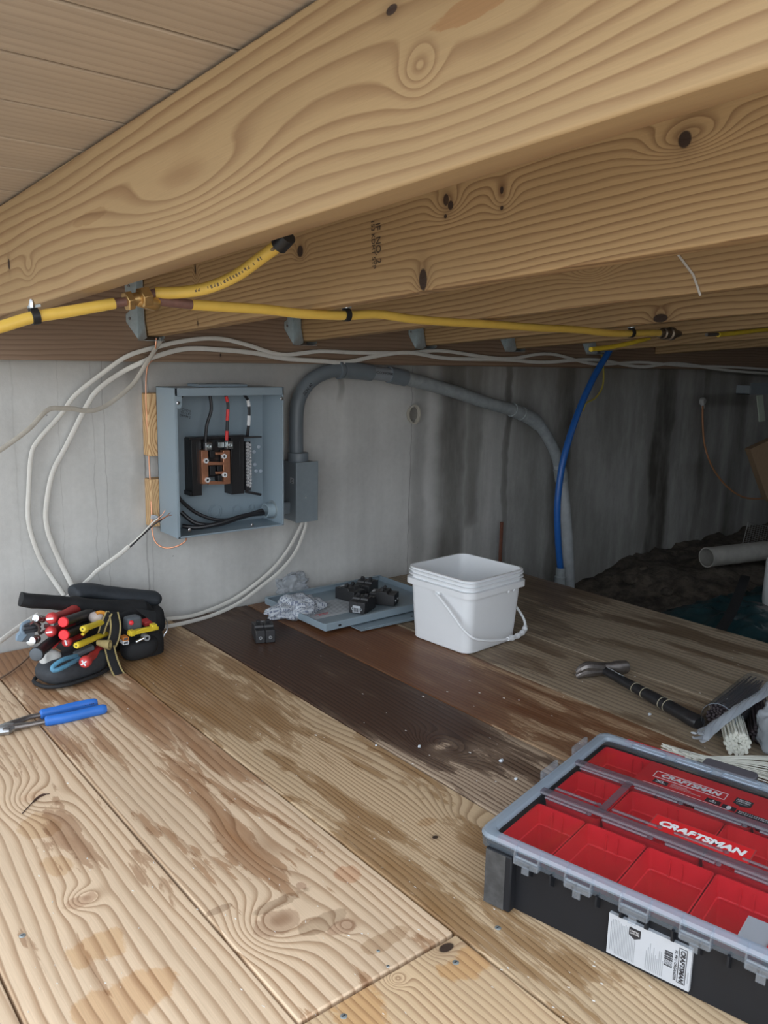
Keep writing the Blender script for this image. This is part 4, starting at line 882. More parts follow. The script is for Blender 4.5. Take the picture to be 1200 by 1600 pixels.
m.tube([pt(22, 1135), pt(10, 1139), pt(-4, 1142), pt(-16, 1145)], [0.009, 0.0155, 0.012, 0.004], plain('ground_steel', (0.38, 0.39, 0.40), 0.35, 0.85, 0.3), 10, flat=0.007, nrm=(0, 0, 1)); part(m, 'jaws', pr, 'worn steel jaws')
m = M(); q = pt(10, 1139, 0.0165); m.lathe(q, q+V((0, 0, 1)), [(0, 0.007), (0.0015, 0.006)], oldsteel, 14); part(m, 'pivot', pr)
m = M(); m.text('KLEIN', pt(140, 1101, 0.0165), (pt(152, 1098)-pt(120, 1104)), V((0, 0, 1)).cross(pt(152, 1098)-pt(120, 1104)), 0.007, ink, bold=0.02); part(m, 'imprint', pr, 'small dark lettering', smooth=False)

# ================================================================== TOOL POUCH
def sell(m, c, size, mat, e=3.0, X=(1, 0, 0), Z=(0, 0, 1), seg=28, jit=0.006, seed=0, jf=14):
    X = V(X).normalized(); Z = V(Z).normalized(); Y = Z.cross(X).normalized(); X = Y.cross(Z); R = []
    f = lambda t: math.copysign(abs(t)**(2/e), t)
    for i in range(1, seg//2):
        th = math.pi*i/(seg//2); r_ = []
        for k in range(seg):
            ph = 2*math.pi*k/seg; p = V((f(math.sin(th))*f(math.cos(ph))*size[0]/2, f(math.sin(th))*f(math.sin(ph))*size[1]/2, f(math.cos(th))*size[2]/2))
            p = V(c)+X*p.x+Y*p.y+Z*p.z; p += mn.noise_vector(p*jf+V((seed, 0, 0)))*jit; r_.append(p)
        R.append(r_)
    m.rings(R, mat)
pouch = thing('tool_pouch', 'black nylon tool pouch stuffed with hand tools, lying on planks against the wall', 'tool bag', (0.65, 1.85, 0))
A_ = lambda x, y, Y: atY(x, y, Y)
m = M()
c = A_(165, 1000, 1.905); c.z = max(c.z, 0.06); sell(m, c, (0.235, 0.10, 0.115), black_fab, 4, seed=1, jit=0.008)
part(m, 'main_pocket', pouch, ang=60)
m = M(); c = A_(222, 1003, 1.84); sell(m, c, (0.085, 0.11, 0.085), black_fab, 3.2, seed=5, jit=0.010); part(m, 'side_pocket', pouch, ang=60)
m = M(); c = A_(218, 1025, 1.80); sell(m, (c.x, c.y, max(c.z, 0.027)), (0.085, 0.06, 0.05), black_fab, 3, seed=6, jit=0.006); part(m, 'small_pocket', pouch, ang=60)
m = M(); m.tube(smooth_path([A_(31, 936, 1.86), A_(45, 938, 1.86), A_(75, 941, 1.865), (A_(110, 944, 1.87)), A_(150, 949, 1.875), A_(190, 951, 1.88), A_(225, 949, 1.88)], 6), [0.010]+[0.0165]*18+[0.020]*18, black_fab, 14, flat=0.011, nrm=(0, 1, 0.2)); m.jitter(0.003, 30); part(m, 'belt_pad', pouch, ang=60)
m = M(); m.tube(smooth_path([A_(112, 928, 1.925), A_(135, 923, 1.93), A_(180, 929, 1.93), A_(220, 933, 1.925), A_(250, 936, 1.92)], 6), [0.010, 0.017]+[0.0185]*21+[0.015, 0.010], plain('grey_black_nylon', (0.030, 0.036, 0.044), 0.65, 0, 0.4, 120, bump=0.3), 14, flat=0.015, nrm=(0, 1, 0.1)); m.jitter(0.002, 30); part(m, 'rolled_belt', pouch, 'rolled grey-black belt along the top', ang=60)
m = M(); sell(m, A_(235, 968, 1.90), (0.07, 0.06, 0.07), black_fab, 3, seed=2, jit=0.006); part(m, 'end_flap', pouch, ang=60)
gb = plain('dusty_black_nylon', (0.034, 0.039, 0.046), 0.7, 0, 0.55, 90, bump=0.3)
m = M(); c = A_(122, 1060, 1.735); sell(m, (c.x, 1.77, 0.031), (0.165, 0.10, 0.058), gb, 2.8, X=(1, 0.30, 0), seed=7, jit=0.005); fp = part(m, 'front_pocket', pouch, 'dusty rounded front pocket', ang=60)
m = M(); c0 = V((c.x, 1.77, 0.010)); X_ = V((1, 0.30, 0)).normalized(); Y_ = V((-X_.y, X_.x, 0))
m.tube([c0+X_*0.0835*math.copysign(abs(math.cos(a))**0.75, math.cos(a))+Y_*0.052*math.copysign(abs(math.sin(a))**0.75, math.sin(a)) for a in [math.pi*2*k/40 for k in range(41)]], 0.0045, black_fab, 8); part(m, 'welt', pouch, parent=fp)
# camouflage strap with tan edges
def strap(name, pix, wdt, lab):
    P = smooth_path([A_(*p) for p in pix], 8)
    m = M(); m.tube(P, wdt, black_fab, 10, flat=0.002, nrm=(0.2, -1, 0.3)); s1 = part(m, name, pouch, lab, ang=60)
    m = M()
    for sd in (-1, 1):
        Q = []
        for i, p in enumerate(P):
            t = (P[min(i+1, len(P)-1)]-P[max(i-1, 0)]).normalized(); a = t.cross(V((0.2, -1, 0.3))).normalized(); Q.append(p+a*wdt*0.86*sd+V((0.0004, -0.002, 0.0006)))
        m.tube(Q, 0.0019, tan_fab, 6)
    part(m, 'tan_edging', pouch, 'tan edging', parent=s1)
strap('strap', [(176, 956, 1.80), (180, 975, 1.775), (178, 995, 1.765), (172, 1010, 1.765)], 0.014, 'black strap with tan edges')
strap('strap', [(170, 1010, 1.76), (175, 1030, 1.745), (182, 1048, 1.735), (190, 1060, 1.72)], 0.0135, 'black strap with tan edges')
strap('strap', [(170, 957, 1.79), (162, 975, 1.78), (157, 990, 1.775)], 0.008, None)
m = M(); a = A_(152, 1004, 1.755); b_ = A_(172, 1008, 1.735); m.rings([[p+V((0, 0, 0))+(b_-a).normalized().cross(V((0, 0, 1))).normalized()*r*math.cos(2*math.pi*k/20)+V((0, 0, r*math.sin(2*math.pi*k/20))) for k in range(20)] for p, r in ((a, 0.006), (b_, 0.0115), (b_, 0.0075), (a, 0.004))], tan_fab, True, True); part(m, 'rolled_strap_end', pouch, 'tan rolled strap end')
m = M(); m.tube(smooth_path([A_(257, 956, 1.86), A_(258, 966, 1.86), A_(261, 971, 1.86), A_(261, 984, 1.86), A_(257, 991, 1.86), A_(253, 1000, 1.86)], 4), 0.0016, steel, 6); part(m, 'wire_clip', pouch, 'bright bent wire clip')
m = M(); m.prism([A_(212, 952, 1.80), A_(244, 957, 1.84), A_(244, 975, 1.82), A_(238, 972, 1.80)], (0.0, 0.004, 0.002), gb); part(m, 'flap_edge', pouch)

def tool(name, label, cat, parts_, group=None):
    allv = []
    t = thing(name, label, cat, parts_[0][1][0] if False else parts_[0][2], group=group)
    for nm_, mm, _, lb in parts_: part(mm, nm_, t, lb, bevel=0.0)
    return t
def driver(label, e, i, r, mat, mark=None, capmat=None, neck=0.7, xmark=False, name='screwdriver', group=None):
    """round handle with its butt end at e, sinking into the pouch at i"""
    e = V(e); i = V(i); L = (i-e).length; d_ = (i-e).normalized()
    t = thing(name, label, name.replace('_', ' '), e, group=group)
    m = M(); prof = [(0, r*0.55), (r*0.18, r*0.82), (r*0.55, r), (r*1.4, r), (r*2.2, r*neck), (L*0.55, r*neck), (L*0.8, r*0.95), (L, r*0.9)]
    if capmat: prof = [(0.002, r), (L*0.85, r*0.95), (L, r*0.8)]
    prof = sorted(prof); m.lathe(e, i, prof, mat, 20); part(m, 'handle', t)
    if capmat:
        m = M(); m.lathe(e-d_*0.003, i, [(0, r*0.88), (0.0015, r*1.0), (0.006, r*1.02), (0.007, r*0.98)], capmat, 22); part(m, 'end_cap', t, 'bright red end cap')
    m = M(); m.lathe(i-d_*0.004, i+d_, [(0, 0.003), (0.03, 0.003)], steel, 8); part(m, 'shaft', t)
    if mark:
        rt = V((CR.x, CR.y, CR.z)); up_ = CU; m = M(); o_ = e - d_*0.0006
        fwd = -d_
        a_ = (rt - fwd*rt.dot(fwd)).normalized(); b2 = fwd.cross(a_)
        def bar(ang, ln, wd): m.box(o_, (ln, wd, 0.0016), white_pl, X=a_*math.cos(ang)+b2*math.sin(ang), Y=-a_*math.sin(ang)+b2*math.cos(ang))
        if xmark: bar(0.6, r*1.1, r*0.24); bar(0.6+math.pi/2, r*1.1, r*0.24)
        else: bar(mark, r*1.15, r*0.34)
        part(m, 'white_mark', t, 'white mark on the end')
    return t
driver('red screwdriver handle with a white slot mark, uppermost in the pouch', A_(78, 967, 1.745), A_(122, 951, 1.87), 0.0125, red_grip, mark=0.15)
driver('red screwdriver handle with a white slot mark, left of the lower red cap', A_(77, 988, 1.745), A_(112, 972, 1.86), 0.0115, red_grip, mark=0.15)
driver('black handled nut driver with round red end cap, upper of the two', A_(99, 972, 1.725), A_(142, 957, 1.84), 0.0110, black_pl, capmat=red_pl, name='nut_driver')
driver('black handled nut driver with round red end cap, lower of the two', A_(100, 992, 1.725), A_(140, 975, 1.84), 0.0115, black_pl, capmat=red_pl, name='nut_driver')
driver('small red screwdriver under the lower red cap, white mark tilted', A_(103, 1004, 1.74), A_(128, 990, 1.85), 0.0105, red_grip, mark=1.9)
driver('red screwdriver with a white cross on its end, lowest in the pouch', A_(131, 1036, 1.69), A_(160, 1012, 1.80), 0.0128, red_grip, mark=1, xmark=True)
# yellow pliers
t = thing('yellow_pliers', 'pliers with two yellow handles sticking out between red caps and tan strap', 'pliers', A_(125, 1008, 1.73))
for (e, i) in (((129, 983, 1.725), (165, 970, 1.80)), ((119, 1009, 1.715), (165, 990, 1.80))):
    m = M(); e_, i_ = A_(*e), A_(*i); L = (i_-e_).length; m.lathe(e_, i_, [(0, 0.0065), (0.003, 0.0085), (0.015, 0.0085), (L*0.5, 0.0078), (L, 0.008)], yel_grip, 14, sq=0.85); m.lathe(e_-(i_-e_).normalized()*0.0003, i_, [(0, 0.0018), (0.001, 0.0018)], black_pl, 8); part(m, 'handle', t)
m = M(); m.tube([A_(129, 991, 1.73), A_(136, 985, 1.75)], 0.0035, yel_grip, 8); part(m, 'thumb_catch', t)
m = M(); m.box(A_(168, 980, 1.81), (0.02, 0.03, 0.02), oldsteel); part(m, 'jaws', t)
# black hammer-like handle
t = thing('rubber_handled_tool', 'tool with thick black rubber handle and flared round end pointing down left', 'tool', A_(57, 1022, 1.71))
e_, i_ = A_(56, 1023, 1.70), A_(103, 985, 1.84); L = (i_-e_).length; m = M()
m.lathe(e_, i_, [(0, 0.0125), (0.003, 0.0150), (0.010, 0.0150), (0.020, 0.0115), (0.04, 0.0122), (L, 0.012)], black_pl, 20); part(m, 'handle', t)
m = M(); m.lathe(e_-(i_-e_).normalized()*0.0015, i_, [(0, 0.010), (0.002, 0.0135)], grey_rub, 20); part(m, 'butt_cap', t, 'grey rubber end')
m = M(); m.tube([A_(83, 1012, 1.745), A_(100, 996, 1.80)], 0.0028, red_grip, 6); part(m, 'red_stripe', t)
# light blue hollow handle
t = thing('folding_tool', 'dusty light blue loop-handled tool lying on the front pocket', 'tool', A_(85, 1045, 1.70)); m = M()
lb = plain('dusty_light_blue', (0.10, 0.28, 0.42), 0.5, 0, 0.5, 120)
m.tube(smooth_path([A_(120, 1025, 1.73), A_(100, 1030, 1.70), A_(84, 1040, 1.69), A_(83, 1047, 1.685), A_(92, 1046, 1.685), A_(108, 1038, 1.70), A_(124, 1029, 1.73)], 6), 0.0048, lb, 10); part(m, 'loop_handle', t)
m = M(); m.box(A_(131, 1017, 1.75), (0.05, 0.02, 0.012), grey_rub, X=A_(150, 1008, 1.76)-A_(112, 1026, 1.74)); part(m, 'grey_body', t, bevel=0.003)
# pale rag
m = M(); sell(m, A_(80, 1030, 1.765), (0.045, 0.03, 0.04), plain('pale_rag', (0.55, 0.55, 0.53), 0.9, 0, 0.15, 100, bump=0.3), 2.4, jit=0.008, jf=40, seed=3)
single(m, 'rag', 'pale cloth rag tucked between black rubber handle and front pocket', 'rag', ang=60)
# stripper and chrome sockets at the left
t = thing('wire_stripper', 'grey and dark jawed stripping tool poking out at the far left of the pouch', 'tool', A_(45, 995, 1.75)); m = M()
bl2 = plain('blue_grey_plastic', (0.20, 0.28, 0.36), 0.45)
m.tube(smooth_path([A_(46, 970, 1.76), A_(36, 975, 1.755), (A_(33, 984, 1.75)), A_(37, 990, 1.75)], 5), 0.0035, bl2, 8); part(m, 'loop', t)
m = M()
for k in range(3): m.tube(smooth_path([A_(36, 976+6*k, 1.765), A_(50, 974+6*k, 1.775), A_(62, 970+6*k, 1.80)], 4), 0.0045, grey_rub, 8)
m.prism([A_(27, 994, 1.75), A_(33, 987, 1.75), A_(43, 992, 1.75), A_(34, 1003, 1.75), A_(26, 1002, 1.75)], (0, 0.012, 0), bl2); m.prism([A_(34, 1003, 1.752), A_(40, 990, 1.752), A_(55, 988, 1.752), A_(52, 1000, 1.752), A_(42, 1003, 1.752)], (0, 0.014, 0), grey_rub)
part(m, 'jaws', t, bevel=0.001)
for lab, (e, i, r) in (('upper chrome socket at the left end of the pouch', ((55, 966, 1.77), (70, 968, 1.80), 0.0085)), ('lower round chrome socket at the left end of the pouch', ((48, 1002, 1.75), (64, 995, 1.80), 0.0105))):
    m = M(); e_, i_ = A_(*e), A_(*i); m.lathe(e_, i_, [(0, r*0.5), (0.001, r*0.9), (0.004, r), (0.012, r), (0.013, r*0.85), (0.02, r*0.85), (0.021, r*0.95), (0.035, r*0.9)], steel, 18)
    single(m, 'socket_tool', lab, 'tool')
m = M(); m.tube(smooth_path([A_(52, 972, 1.77), A_(60, 978, 1.77), A_(62, 990, 1.775), A_(70, 985, 1.80)], 5), 0.003, oldsteel, 8); m.tube([A_(46, 976, 1.765), A_(60, 964, 1.78)], 0.0025, steel, 8); m.box(A_(74, 978, 1.78), (0.012, 0.006, 0.008), steel)
single(m, 'ratchet_tool', 'thin bright metal linkage tool between the two chrome sockets', 'tool')
# right pocket tools
t = thing('circuit_tester', 'grey boxy tester with one round red button in the right pocket', 'tester', A_(206, 985, 1.80)); m = M()
sell(m, A_(207, 973, 1.805), (0.038, 0.03, 0.034), grey_rub, 5, X=(1, 0.1, 0.06), jit=0); part(m, 'case', t)
m = M(); c = A_(205, 973, 1.788); m.lathe(c, c+V((-0.3, -1, 0.3)), [(0, 0.0055), (0.002, 0.0055), (0.003, 0.004)], red_pl, 14); part(m, 'button', t, 'round red button')
m = M(); m.box(A_(229, 972, 1.83), (0.022, 0.03, 0.012), red_grip, X=(1, 0, 0.1)); single(m, 'red_tool_end', 'dull red tool end behind the yellow tool in right pocket', 'tool', bevel=0.003)
t = thing('yellow_utility_tool', 'flat yellow tool lying across the right pocket of the pouch', 'tool', A_(222, 990, 1.77)); m = M()
a = A_(200, 990, 1.77); b_ = A_(246, 980, 1.785); m.box((a+b_)/2, ((b_-a).length, 0.016, 0.009), yel_grip, X=b_-a); m.box(a+(b_-a)*0.12, (0.012, 0.018, 0.013), yel_grip, X=b_-a); m.box(a+(b_-a)*0.86+V((0, 0, 0.004)), (0.014, 0.018, 0.013), yel_grip, X=b_-a)
part(m, 'body', t, bevel=0.0015); m = M(); m.tube(smooth_path([a+(b_-a)*0.3+V((0, -0.009, 0.004)), a+(b_-a)*0.55+V((0, -0.010, 0.0065)), a+(b_-a)*0.8+V((0, -0.009, 0.004))], 5), 0.002, yel_grip, 8); part(m, 'ridge', t)
t = thing('ring_ended_tool', 'tool with grey ring end beside the yellow tool in right pocket', 'tool', A_(230, 998, 1.77)); c = A_(230, 997, 1.765); m = M()
m.rings([[c+V((r*math.cos(2*math.pi*k/20), y, r*math.sin(2*math.pi*k/20))) for k in range(20)] for r, y in ((0.0035, 0), (0.0075, 0), (0.0075, 0.02), (0.0035, 0.02))], plain('mid_grey_plastic', (0.25, 0.26, 0.27), 0.5), False, False); part(m, 'ring', t)
m = M(); m.tube([A_(212, 1003, 1.77), c+V((-0.007, 0.004, 0))], 0.004, steel, 10); part(m, 'shaft', t)
for lab, y, mt_ in (('small tool tip ringed orange at left edge of right pocket', 998.5, plain('orange_ring', (0.7, 0.25, 0.05), 0.4)), ('small tool tip ringed white just below the orange one', 1004.5, white_pl)):
    c = A_(197, y, 1.765); m = M(); m.rings([rr_ for rr_ in [[V((c.x+q.x, c.y+dy, c.z+q.y)) for q in rrect(0, 0, hx_, hz_, 0.0018, 0, 3)] for hx_, hz_, dy in ((0.0052, 0.0028, 0.02), (0.0072, 0.0042, 0.02), (0.0072, 0.0042, 0), (0.0052, 0.0028, 0))]], mt_, False, False); m.bb(c+V((-0.005, 0.003, -0.0026)), c+V((0.005, 0.02, 0.0026)), grey_rub)
    single(m, 'ringed_tool', lab, 'tool')
t = thing('tape_roll', 'white and orange rounded tool end at the top middle of the pouch', 'tool', A_(150, 963, 1.79)); m = M(); sell(m, A_(150, 964, 1.80), (0.032, 0.03, 0.024), plain('smudged_white', (0.55, 0.48, 0.45), 0.5, 0, 0.3), 2.4, jit=0.001); part(m, 'body', t)
m = M(); c = A_(153, 962, 1.80); m.tube([c+V((0.014*math.cos(a), -0.010, 0.011*math.sin(a))) for a in [math.radians(-80+200*k/20) for k in range(21)]], 0.004, plain('orange_plastic', (0.75, 0.32, 0.04), 0.45), 8); part(m, 'orange_edge', t, 'orange edge')

# ================================================================== ORGANIZER BOX
TU = V((0.21, -0.978, 0)).normalized(); TW = V((-TU.y, TU.x, 0)); TA = V((0.742, 0.686, 0))
RB = Matrix((TU, TW, V((0, 0, 1)))).transposed()
org = thing('parts_organizer', 'black parts organizer case with clear lid and red bins, lower right foreground', 'storage case', TA, RB)
BL, BD = 0.555, 0.385
case_m = plain('case_black', (0.014, 0.015, 0.018), 0.55, 0, 0.15, 30); case_m.node_tree.nodes['Principled BSDF'].inputs['Specular IOR Level'].default_value = 0.25
dust_m = plain('dusty_black', (0.055, 0.055, 0.055), 0.7, 0, 0.9, 70)
m = M()
m.rings([rrect(BL/2, BD/2, BL/2-0.006, BD/2-0.006, 0.012, 0.001), rrect(BL/2, BD/2, BL/2-0.002, BD/2-0.003, 0.014, 0.070), rrect(BL/2, BD/2, BL/2-0.001, BD/2-0.001, 0.014, 0.079), rrect(BL/2, BD/2, BL/2-0.004, BD/2-0.004, 0.012, 0.079), rrect(BL/2, BD/2, BL/2-0.009, BD/2-0.010, 0.010, 0.010)], case_m)
part(m, 'base', org, world=False)
for x in (0.032, BL-0.032):
    m = M(); m.box((x, 0.0, 0.042), (0.040, 0.018, 0.080), case_m); part(m, 'corner_pillar', org, world=False, bevel=0.002)
    m = M(); m.box((x-0.004, -0.0092, 0.042), (0.030, 0.0012, 0.078), dust_m); part(m, 'scuffed_face', org, 'dusty scuffed face', world=False)
for k in range(16):
    x = 0.074+0.031*k
    m = M(); m.prism([(x, 0.003, 0.081), (x, -0.008, 0.081), (x, -0.008, 0.068), (x, 0.003, 0.060)], (0.0025, 0, 0), case_m); part(m, 'rib', org, world=False)
# clear lid
m = M(); m.rings([rrect(BL/2, BD/2, BL/2-0.012, BD/2-0.012, 0.014, 0.0935), rrect(BL/2, BD/2, BL/2-0.012, BD/2-0.012, 0.014, 0.0955)], clear_lid)
lid = part(m, 'lid', org, 'clear lid', world=False, bevel=0.0)
m = M()
loop = []
for z, ins in ((0.0915, -0.0045), (0.0945, -0.0055), (0.0985, -0.003), (0.1000, 0.003), (0.0985, 0.010), (0.0935, 0.0135), (0.0915, 0.012)):
    loop.append(rrect(BL/2, BD/2, BL/2-ins, BD/2-ins, max(0.016-ins*0.4, 0.005), z, 6))
loop.append(loop[0]); m.rings(loop, clear_rim, False, False); part(m, 'lid_rim', org, 'thick clear rim of the lid', world=False, parent=lid)
m = M(); LW = [rrect(BL/2, BD/2, BL/2-i_, BD/2-i_, 0.016, z_, 6) for z_, i_ in ((0.0785, -0.0035), (0.0915, -0.0045), (0.0915, -0.002), (0.0785, -0.001))]; LW.append(LW[0]); m.rings(LW, clear('clear_wall_plastic', (0.62, 0.68, 0.74), 0.10, (0.5, 0.57, 0.64), 0.05), False, False); part(m, 'lid_skirt', org, 'clear skirt of the lid', world=False, parent=lid)
for yy in (0.148, 0.262):
    m = M(); m.prism([(0.010, yy-0.009, 0.0945), (0.010, yy-0.006, 0.0995), (0.010, yy+0.006, 0.0995), (0.010, yy+0.009, 0.0945)], (BL-0.02, 0, 0), clear_rib); part(m, 'lid_rib', org, world=False, parent=lid, bevel=0.0015)
m = M(); m.prism([(0.096, 0.152, 0.0958), (0.106, 0.152, 0.0958), (0.106, 0.256, 0.0958), (0.096, 0.256, 0.0958)], (0, 0, 0.002), clear_rib); part(m, 'lid_rib', org, world=False, parent=lid)
# raised clear tabs along the ribs
for yy in (0.133, 0.166, 0.247):
    for k in range(6):
        x0_ = 0.02+0.088*k
        m = M(); m.tube([(x0_+0.004, yy, 0.0965), (x0_+0.068, yy, 0.0965)], 0.0022, clear_rib, 8); m.ball((x0_+0.072, yy, 0.097), 0.004, clear_rib, 8, (1, 1, 0.6)); part(m, 'bead', org, world=False, parent=lid)
# slots along the far edge
for k in range(7):
    x0_ = 0.055+0.072*k; m = M()
    m.tube([(x0_+q.x*1.0, 0.3715+q.y, 0.0985) for q in rrect(0.030, 0, 0.028, 0.0055, 0.0052, 0, 4)+[rrect(0.030, 0, 0.028, 0.0055, 0.0052, 0, 4)[0]]], 0.0012, clear_rim, 6); part(m, 'slot_ridge', org, world=False, parent=lid)
# hinge clips on the near long side
clipm = clear('clear_clip_plastic', (0.88, 0.91, 0.94), 0.10, (0.75, 0.8, 0.86), 0.05)
for k in range(7):
    x0_ = 0.054+0.0715*k; m = M()
    for q in (0, 0.034): m.prism([(x0_+q, 0.004, 0.1005), (x0_+q, -0.006, 0.0985), (x0_+q, -0.0095, 0.090), (x0_+q, -0.0095, 0.078), (x0_+q, -0.004, 0.078)], (0.002, 0, 0), clipm)
    m.box((x0_+0.018, -0.009, 0.081), (0.034, 0.002, 0.008), clipm); m.box((x0_+0.018, -0.0095, 0.073), (0.010, 0.002, 0.010), clipm); m.tube([(x0_+0.002, -0.0075, 0.0865), (x0_+0.034, -0.0075, 0.0865)], 0.002, clipm, 8)
    part(m, 'hinge_clip', org, 'clear hinge clip', world=False)
for yy in (0.20, 0.305):
    m = M(); m.rings([rrect(-0.0045, yy, 0.0025, 0.026, 0.0024, 0.088), rrect(-0.0055, yy, 0.0025, 0.026, 0.0024, 0.108)], clipm); part(m, 'side_tab', org, 'clear upright side tab', world=False)
m = M(); m.rings([rrect(0.205, BD+0.010, 0.040, 0.014, 0.008, 0.090), rrect(0.205, BD+0.010, 0.040, 0.014, 0.008, 0.101)], plain('latch_grey', (0.10, 0.095, 0.11), 0.45)); part(m, 'latch', org, 'dark grey latch on the far side', world=False, bevel=0.002)
m = M(); m.box((0.085, BD+0.012, 0.088), (0.10, 0.014, 0.010), red_pl); part(m, 'red_latch', org, 'red strip on the far side', world=False, bevel=0.003)
# stickers on the lid
def logo(m, o, sz, mat, right=(1, 0, 0), up=(0, 1, 0), ext=0.0006, sx=1.35):
    m.text('CRAFTSMAN', o, right, up, sz, mat, ext=ext, shear=0.2, sx=sx, bold=0.055)
m = M(); wt_m = plain('white_print', (0.82, 0.82, 0.82), 0.5)
m.bb((0.164, 0.1585, 0.0957), (0.297, 0.1985, 0.0962), plain('sticker_border', (0.35, 0.06, 0.06), 0.4)); m.bb((0.1655, 0.160, 0.0960), (0.2955, 0.197, 0.0964), red_ink); logo(m, (0.2305, 0.178, 0.0964), 0.0195, wt_m, sx=1.0)
part(m, 'brand_sticker', org, 'red sticker with white lettering on the lid', world=False, parent=lid, smooth=False)
m = M(); m.bb((0.094, 0.276, 0.0880), (0.50, 0.360, 0.0884), red_ink)
z = 0.0885; cx_, cy_ = 0.168, 0.3245
logo(m, (cx_, cy_, z), 0.0155, wt_m, ext=0.0003, sx=1.0)
def fr(x0_, y0_, x1_, y1_, w_=0.0010):
    for a_, b_ in (((x0_, y0_), (x1_, y0_+w_)), ((x0_, y1_-w_), (x1_, y1_)), ((x0_, y0_), (x0_+w_, y1_)), ((x1_-w_, y0_), (x1_, y1_))): m.bb((*a_, z), (*b_, z+0.0004), wt_m)
fr(cx_-0.054, cy_-0.0105, cx_+0.054, cy_+0.0105)
m.bb((0.120, 0.297, z), (0.142, 0.308, z+0.0004), ink); m.text('XL', (0.131, 0.3025, z+0.0004), (1, 0, 0), (0, 1, 0), 0.010, wt_m, ext=0.0003, bold=0.03, sx=1.2)
m.text('ORGANIZER\nORGANIZADOR\nCASIER DE RANGEMENT', (0.146, 0.3035, z), (1, 0, 0), (0, 1, 0), 0.0042, wt_m, ext=0.0005, align='LEFT')
m.bb((0.108, 0.289, z), (0.235, 0.2895, z+0.0004), wt_m)
m.bb((0.200, 0.292, z), (0.221, 0.304, z+0.0004), ink); m.text('IP53', (0.2105, 0.2955, z+0.0004), (1, 0, 0), (0, 1, 0), 0.0060, wt_m, ext=0.0003, bold=0.02)
m.prism([(0.2105+q[0], 0.3005+q[1], z+0.0005) for q in ((-0.002, -0.001), (0.002, -0.001), (0, 0.0026))], (0, 0, 0.0002), wt_m)
m.bb((0.224, 0.290, z), (0.243, 0.302, z+0.0004), ink); m.lathe((0.2335, 0.296, z+0.0004), (0.2335, 0.296, 1), [(0, 0.0055), (0.0002, 0.0055)], wt_m, 16, sq=0.6)
m.bb((0.245, 0.287, z), (0.290, 0.299, z+0.0004), ink); 
for yy_ in (0.2905, 0.2950):
    for q_ in range(14): m.bb((0.2475+0.003*q_, yy_, z+0.0004), (0.2475+0.003*q_+rnd.uniform(0.001, 0.0024), yy_+0.0016, z+0.0006), wt_m)

m.prism([(0.234, 0.334, z), (0.234, 0.316, z), (0.246, 0.310, z), (0.258, 0.316, z), (0.258, 0.334, z)], (0, 0, 0.0004), ink); m.text('LIMITED\nLIFETIME', (0.246, 0.326, z+0.0004), (1, 0, 0), (0, 1, 0), 0.0052, wt_m, ext=0.0003, bold=0.02); m.text('WARRANTY', (0.246, 0.3175, z+0.0004), (1, 0, 0), (0, 1, 0), 0.003, wt_m, ext=0.0003)
card = single(m, 'x', None, None, origin=TA, smooth=False) if False else finish(m, 'insert_card', smooth=False)
card.matrix_world = MWD[org.name]; tag(card, 'red printed insert card under the far side of the clear lid', 'card')
# white label on the side
m = M(); y_ = -0.0016
def fb(x0_, z0_, x1_, z1_, mat, d_=0.0): m.bb((x0_, y_-0.0003-d_, z0_), (x1_, 0.004, z1_), mat)
fb(0.184, 0.010, 0.284, 0.064, paper)
for k in range(16): fb(0.1875+0.0020*k, 0.013 if k > 2 else 0.016, 0.1881+0.0020*k, 0.060-rnd.uniform(0, 0.006), plain('grey_print', (0.28, 0.30, 0.32), 0.5), 0.0003)
for k in range(10): fb(0.232+0.0022*k, 0.013, 0.2326+0.0022*k, 0.052-rnd.uniform(0, 0.02), plain('grey_print', (0.28, 0.30, 0.32), 0.5), 0.0003)
m.prism([(0.210, y_-0.0008, 0.058), (0.224, y_-0.0008, 0.058), (0.224, y_-0.0008, 0.048), (0.217, y_-0.0008, 0.044), (0.210, y_-0.0008, 0.048)], (0, 0.0004, 0), ink)
m.text('LIMITED\nLIFETIME', (0.217, y_-0.0009, 0.0525), (1, 0, 0), (0, 0, 1), 0.003, wt_m, ext=0.0001)
x = 0.254
for k in range(15):
    w_ = rnd.choice((0.0006, 0.0011, 0.0016)); m.bb((0.2535, y_-0.0006, 0.030+0.00135*k), (0.263, 0.003, 0.030+0.00135*k+w_*0.6), ink)
m.text('XL PRO ORGANIZER', (0.2665, y_-0.0006, 0.036), (0, 0, -1), (1, 0, 0), 0.0042, ink, ext=0.0002, bold=0.02)
fr2 = ((0.2695, 0.016), (0.2785, 0.060))
for a_, b_ in (((0.2695, 0.0155), (0.2702, 0.0605)), ((0.2783, 0.0155), (0.2790, 0.0605)), ((0.2695, 0.0155), (0.2790, 0.0162)), ((0.2695, 0.0598), (0.2790, 0.0605))): m.bb((a_[0], y_-0.0007, a_[1]), (b_[0], 0.003, b_[1]), ink)
m.text('CRAFTSMAN', (0.2742, y_-0.0006, 0.038), (0, 0, -1), (1, 0, 0), 0.0072, ink, ext=0.0003, shear=0.15, bold=0.04)
m.bb((0.2812, y_-0.0006, 0.020), (0.2820, 0.003, 0.034), plain('grey_print', (0.28, 0.30, 0.32), 0.5))
part(m, 'side_label', org, 'white printed label on the long side', world=False, smooth=False)

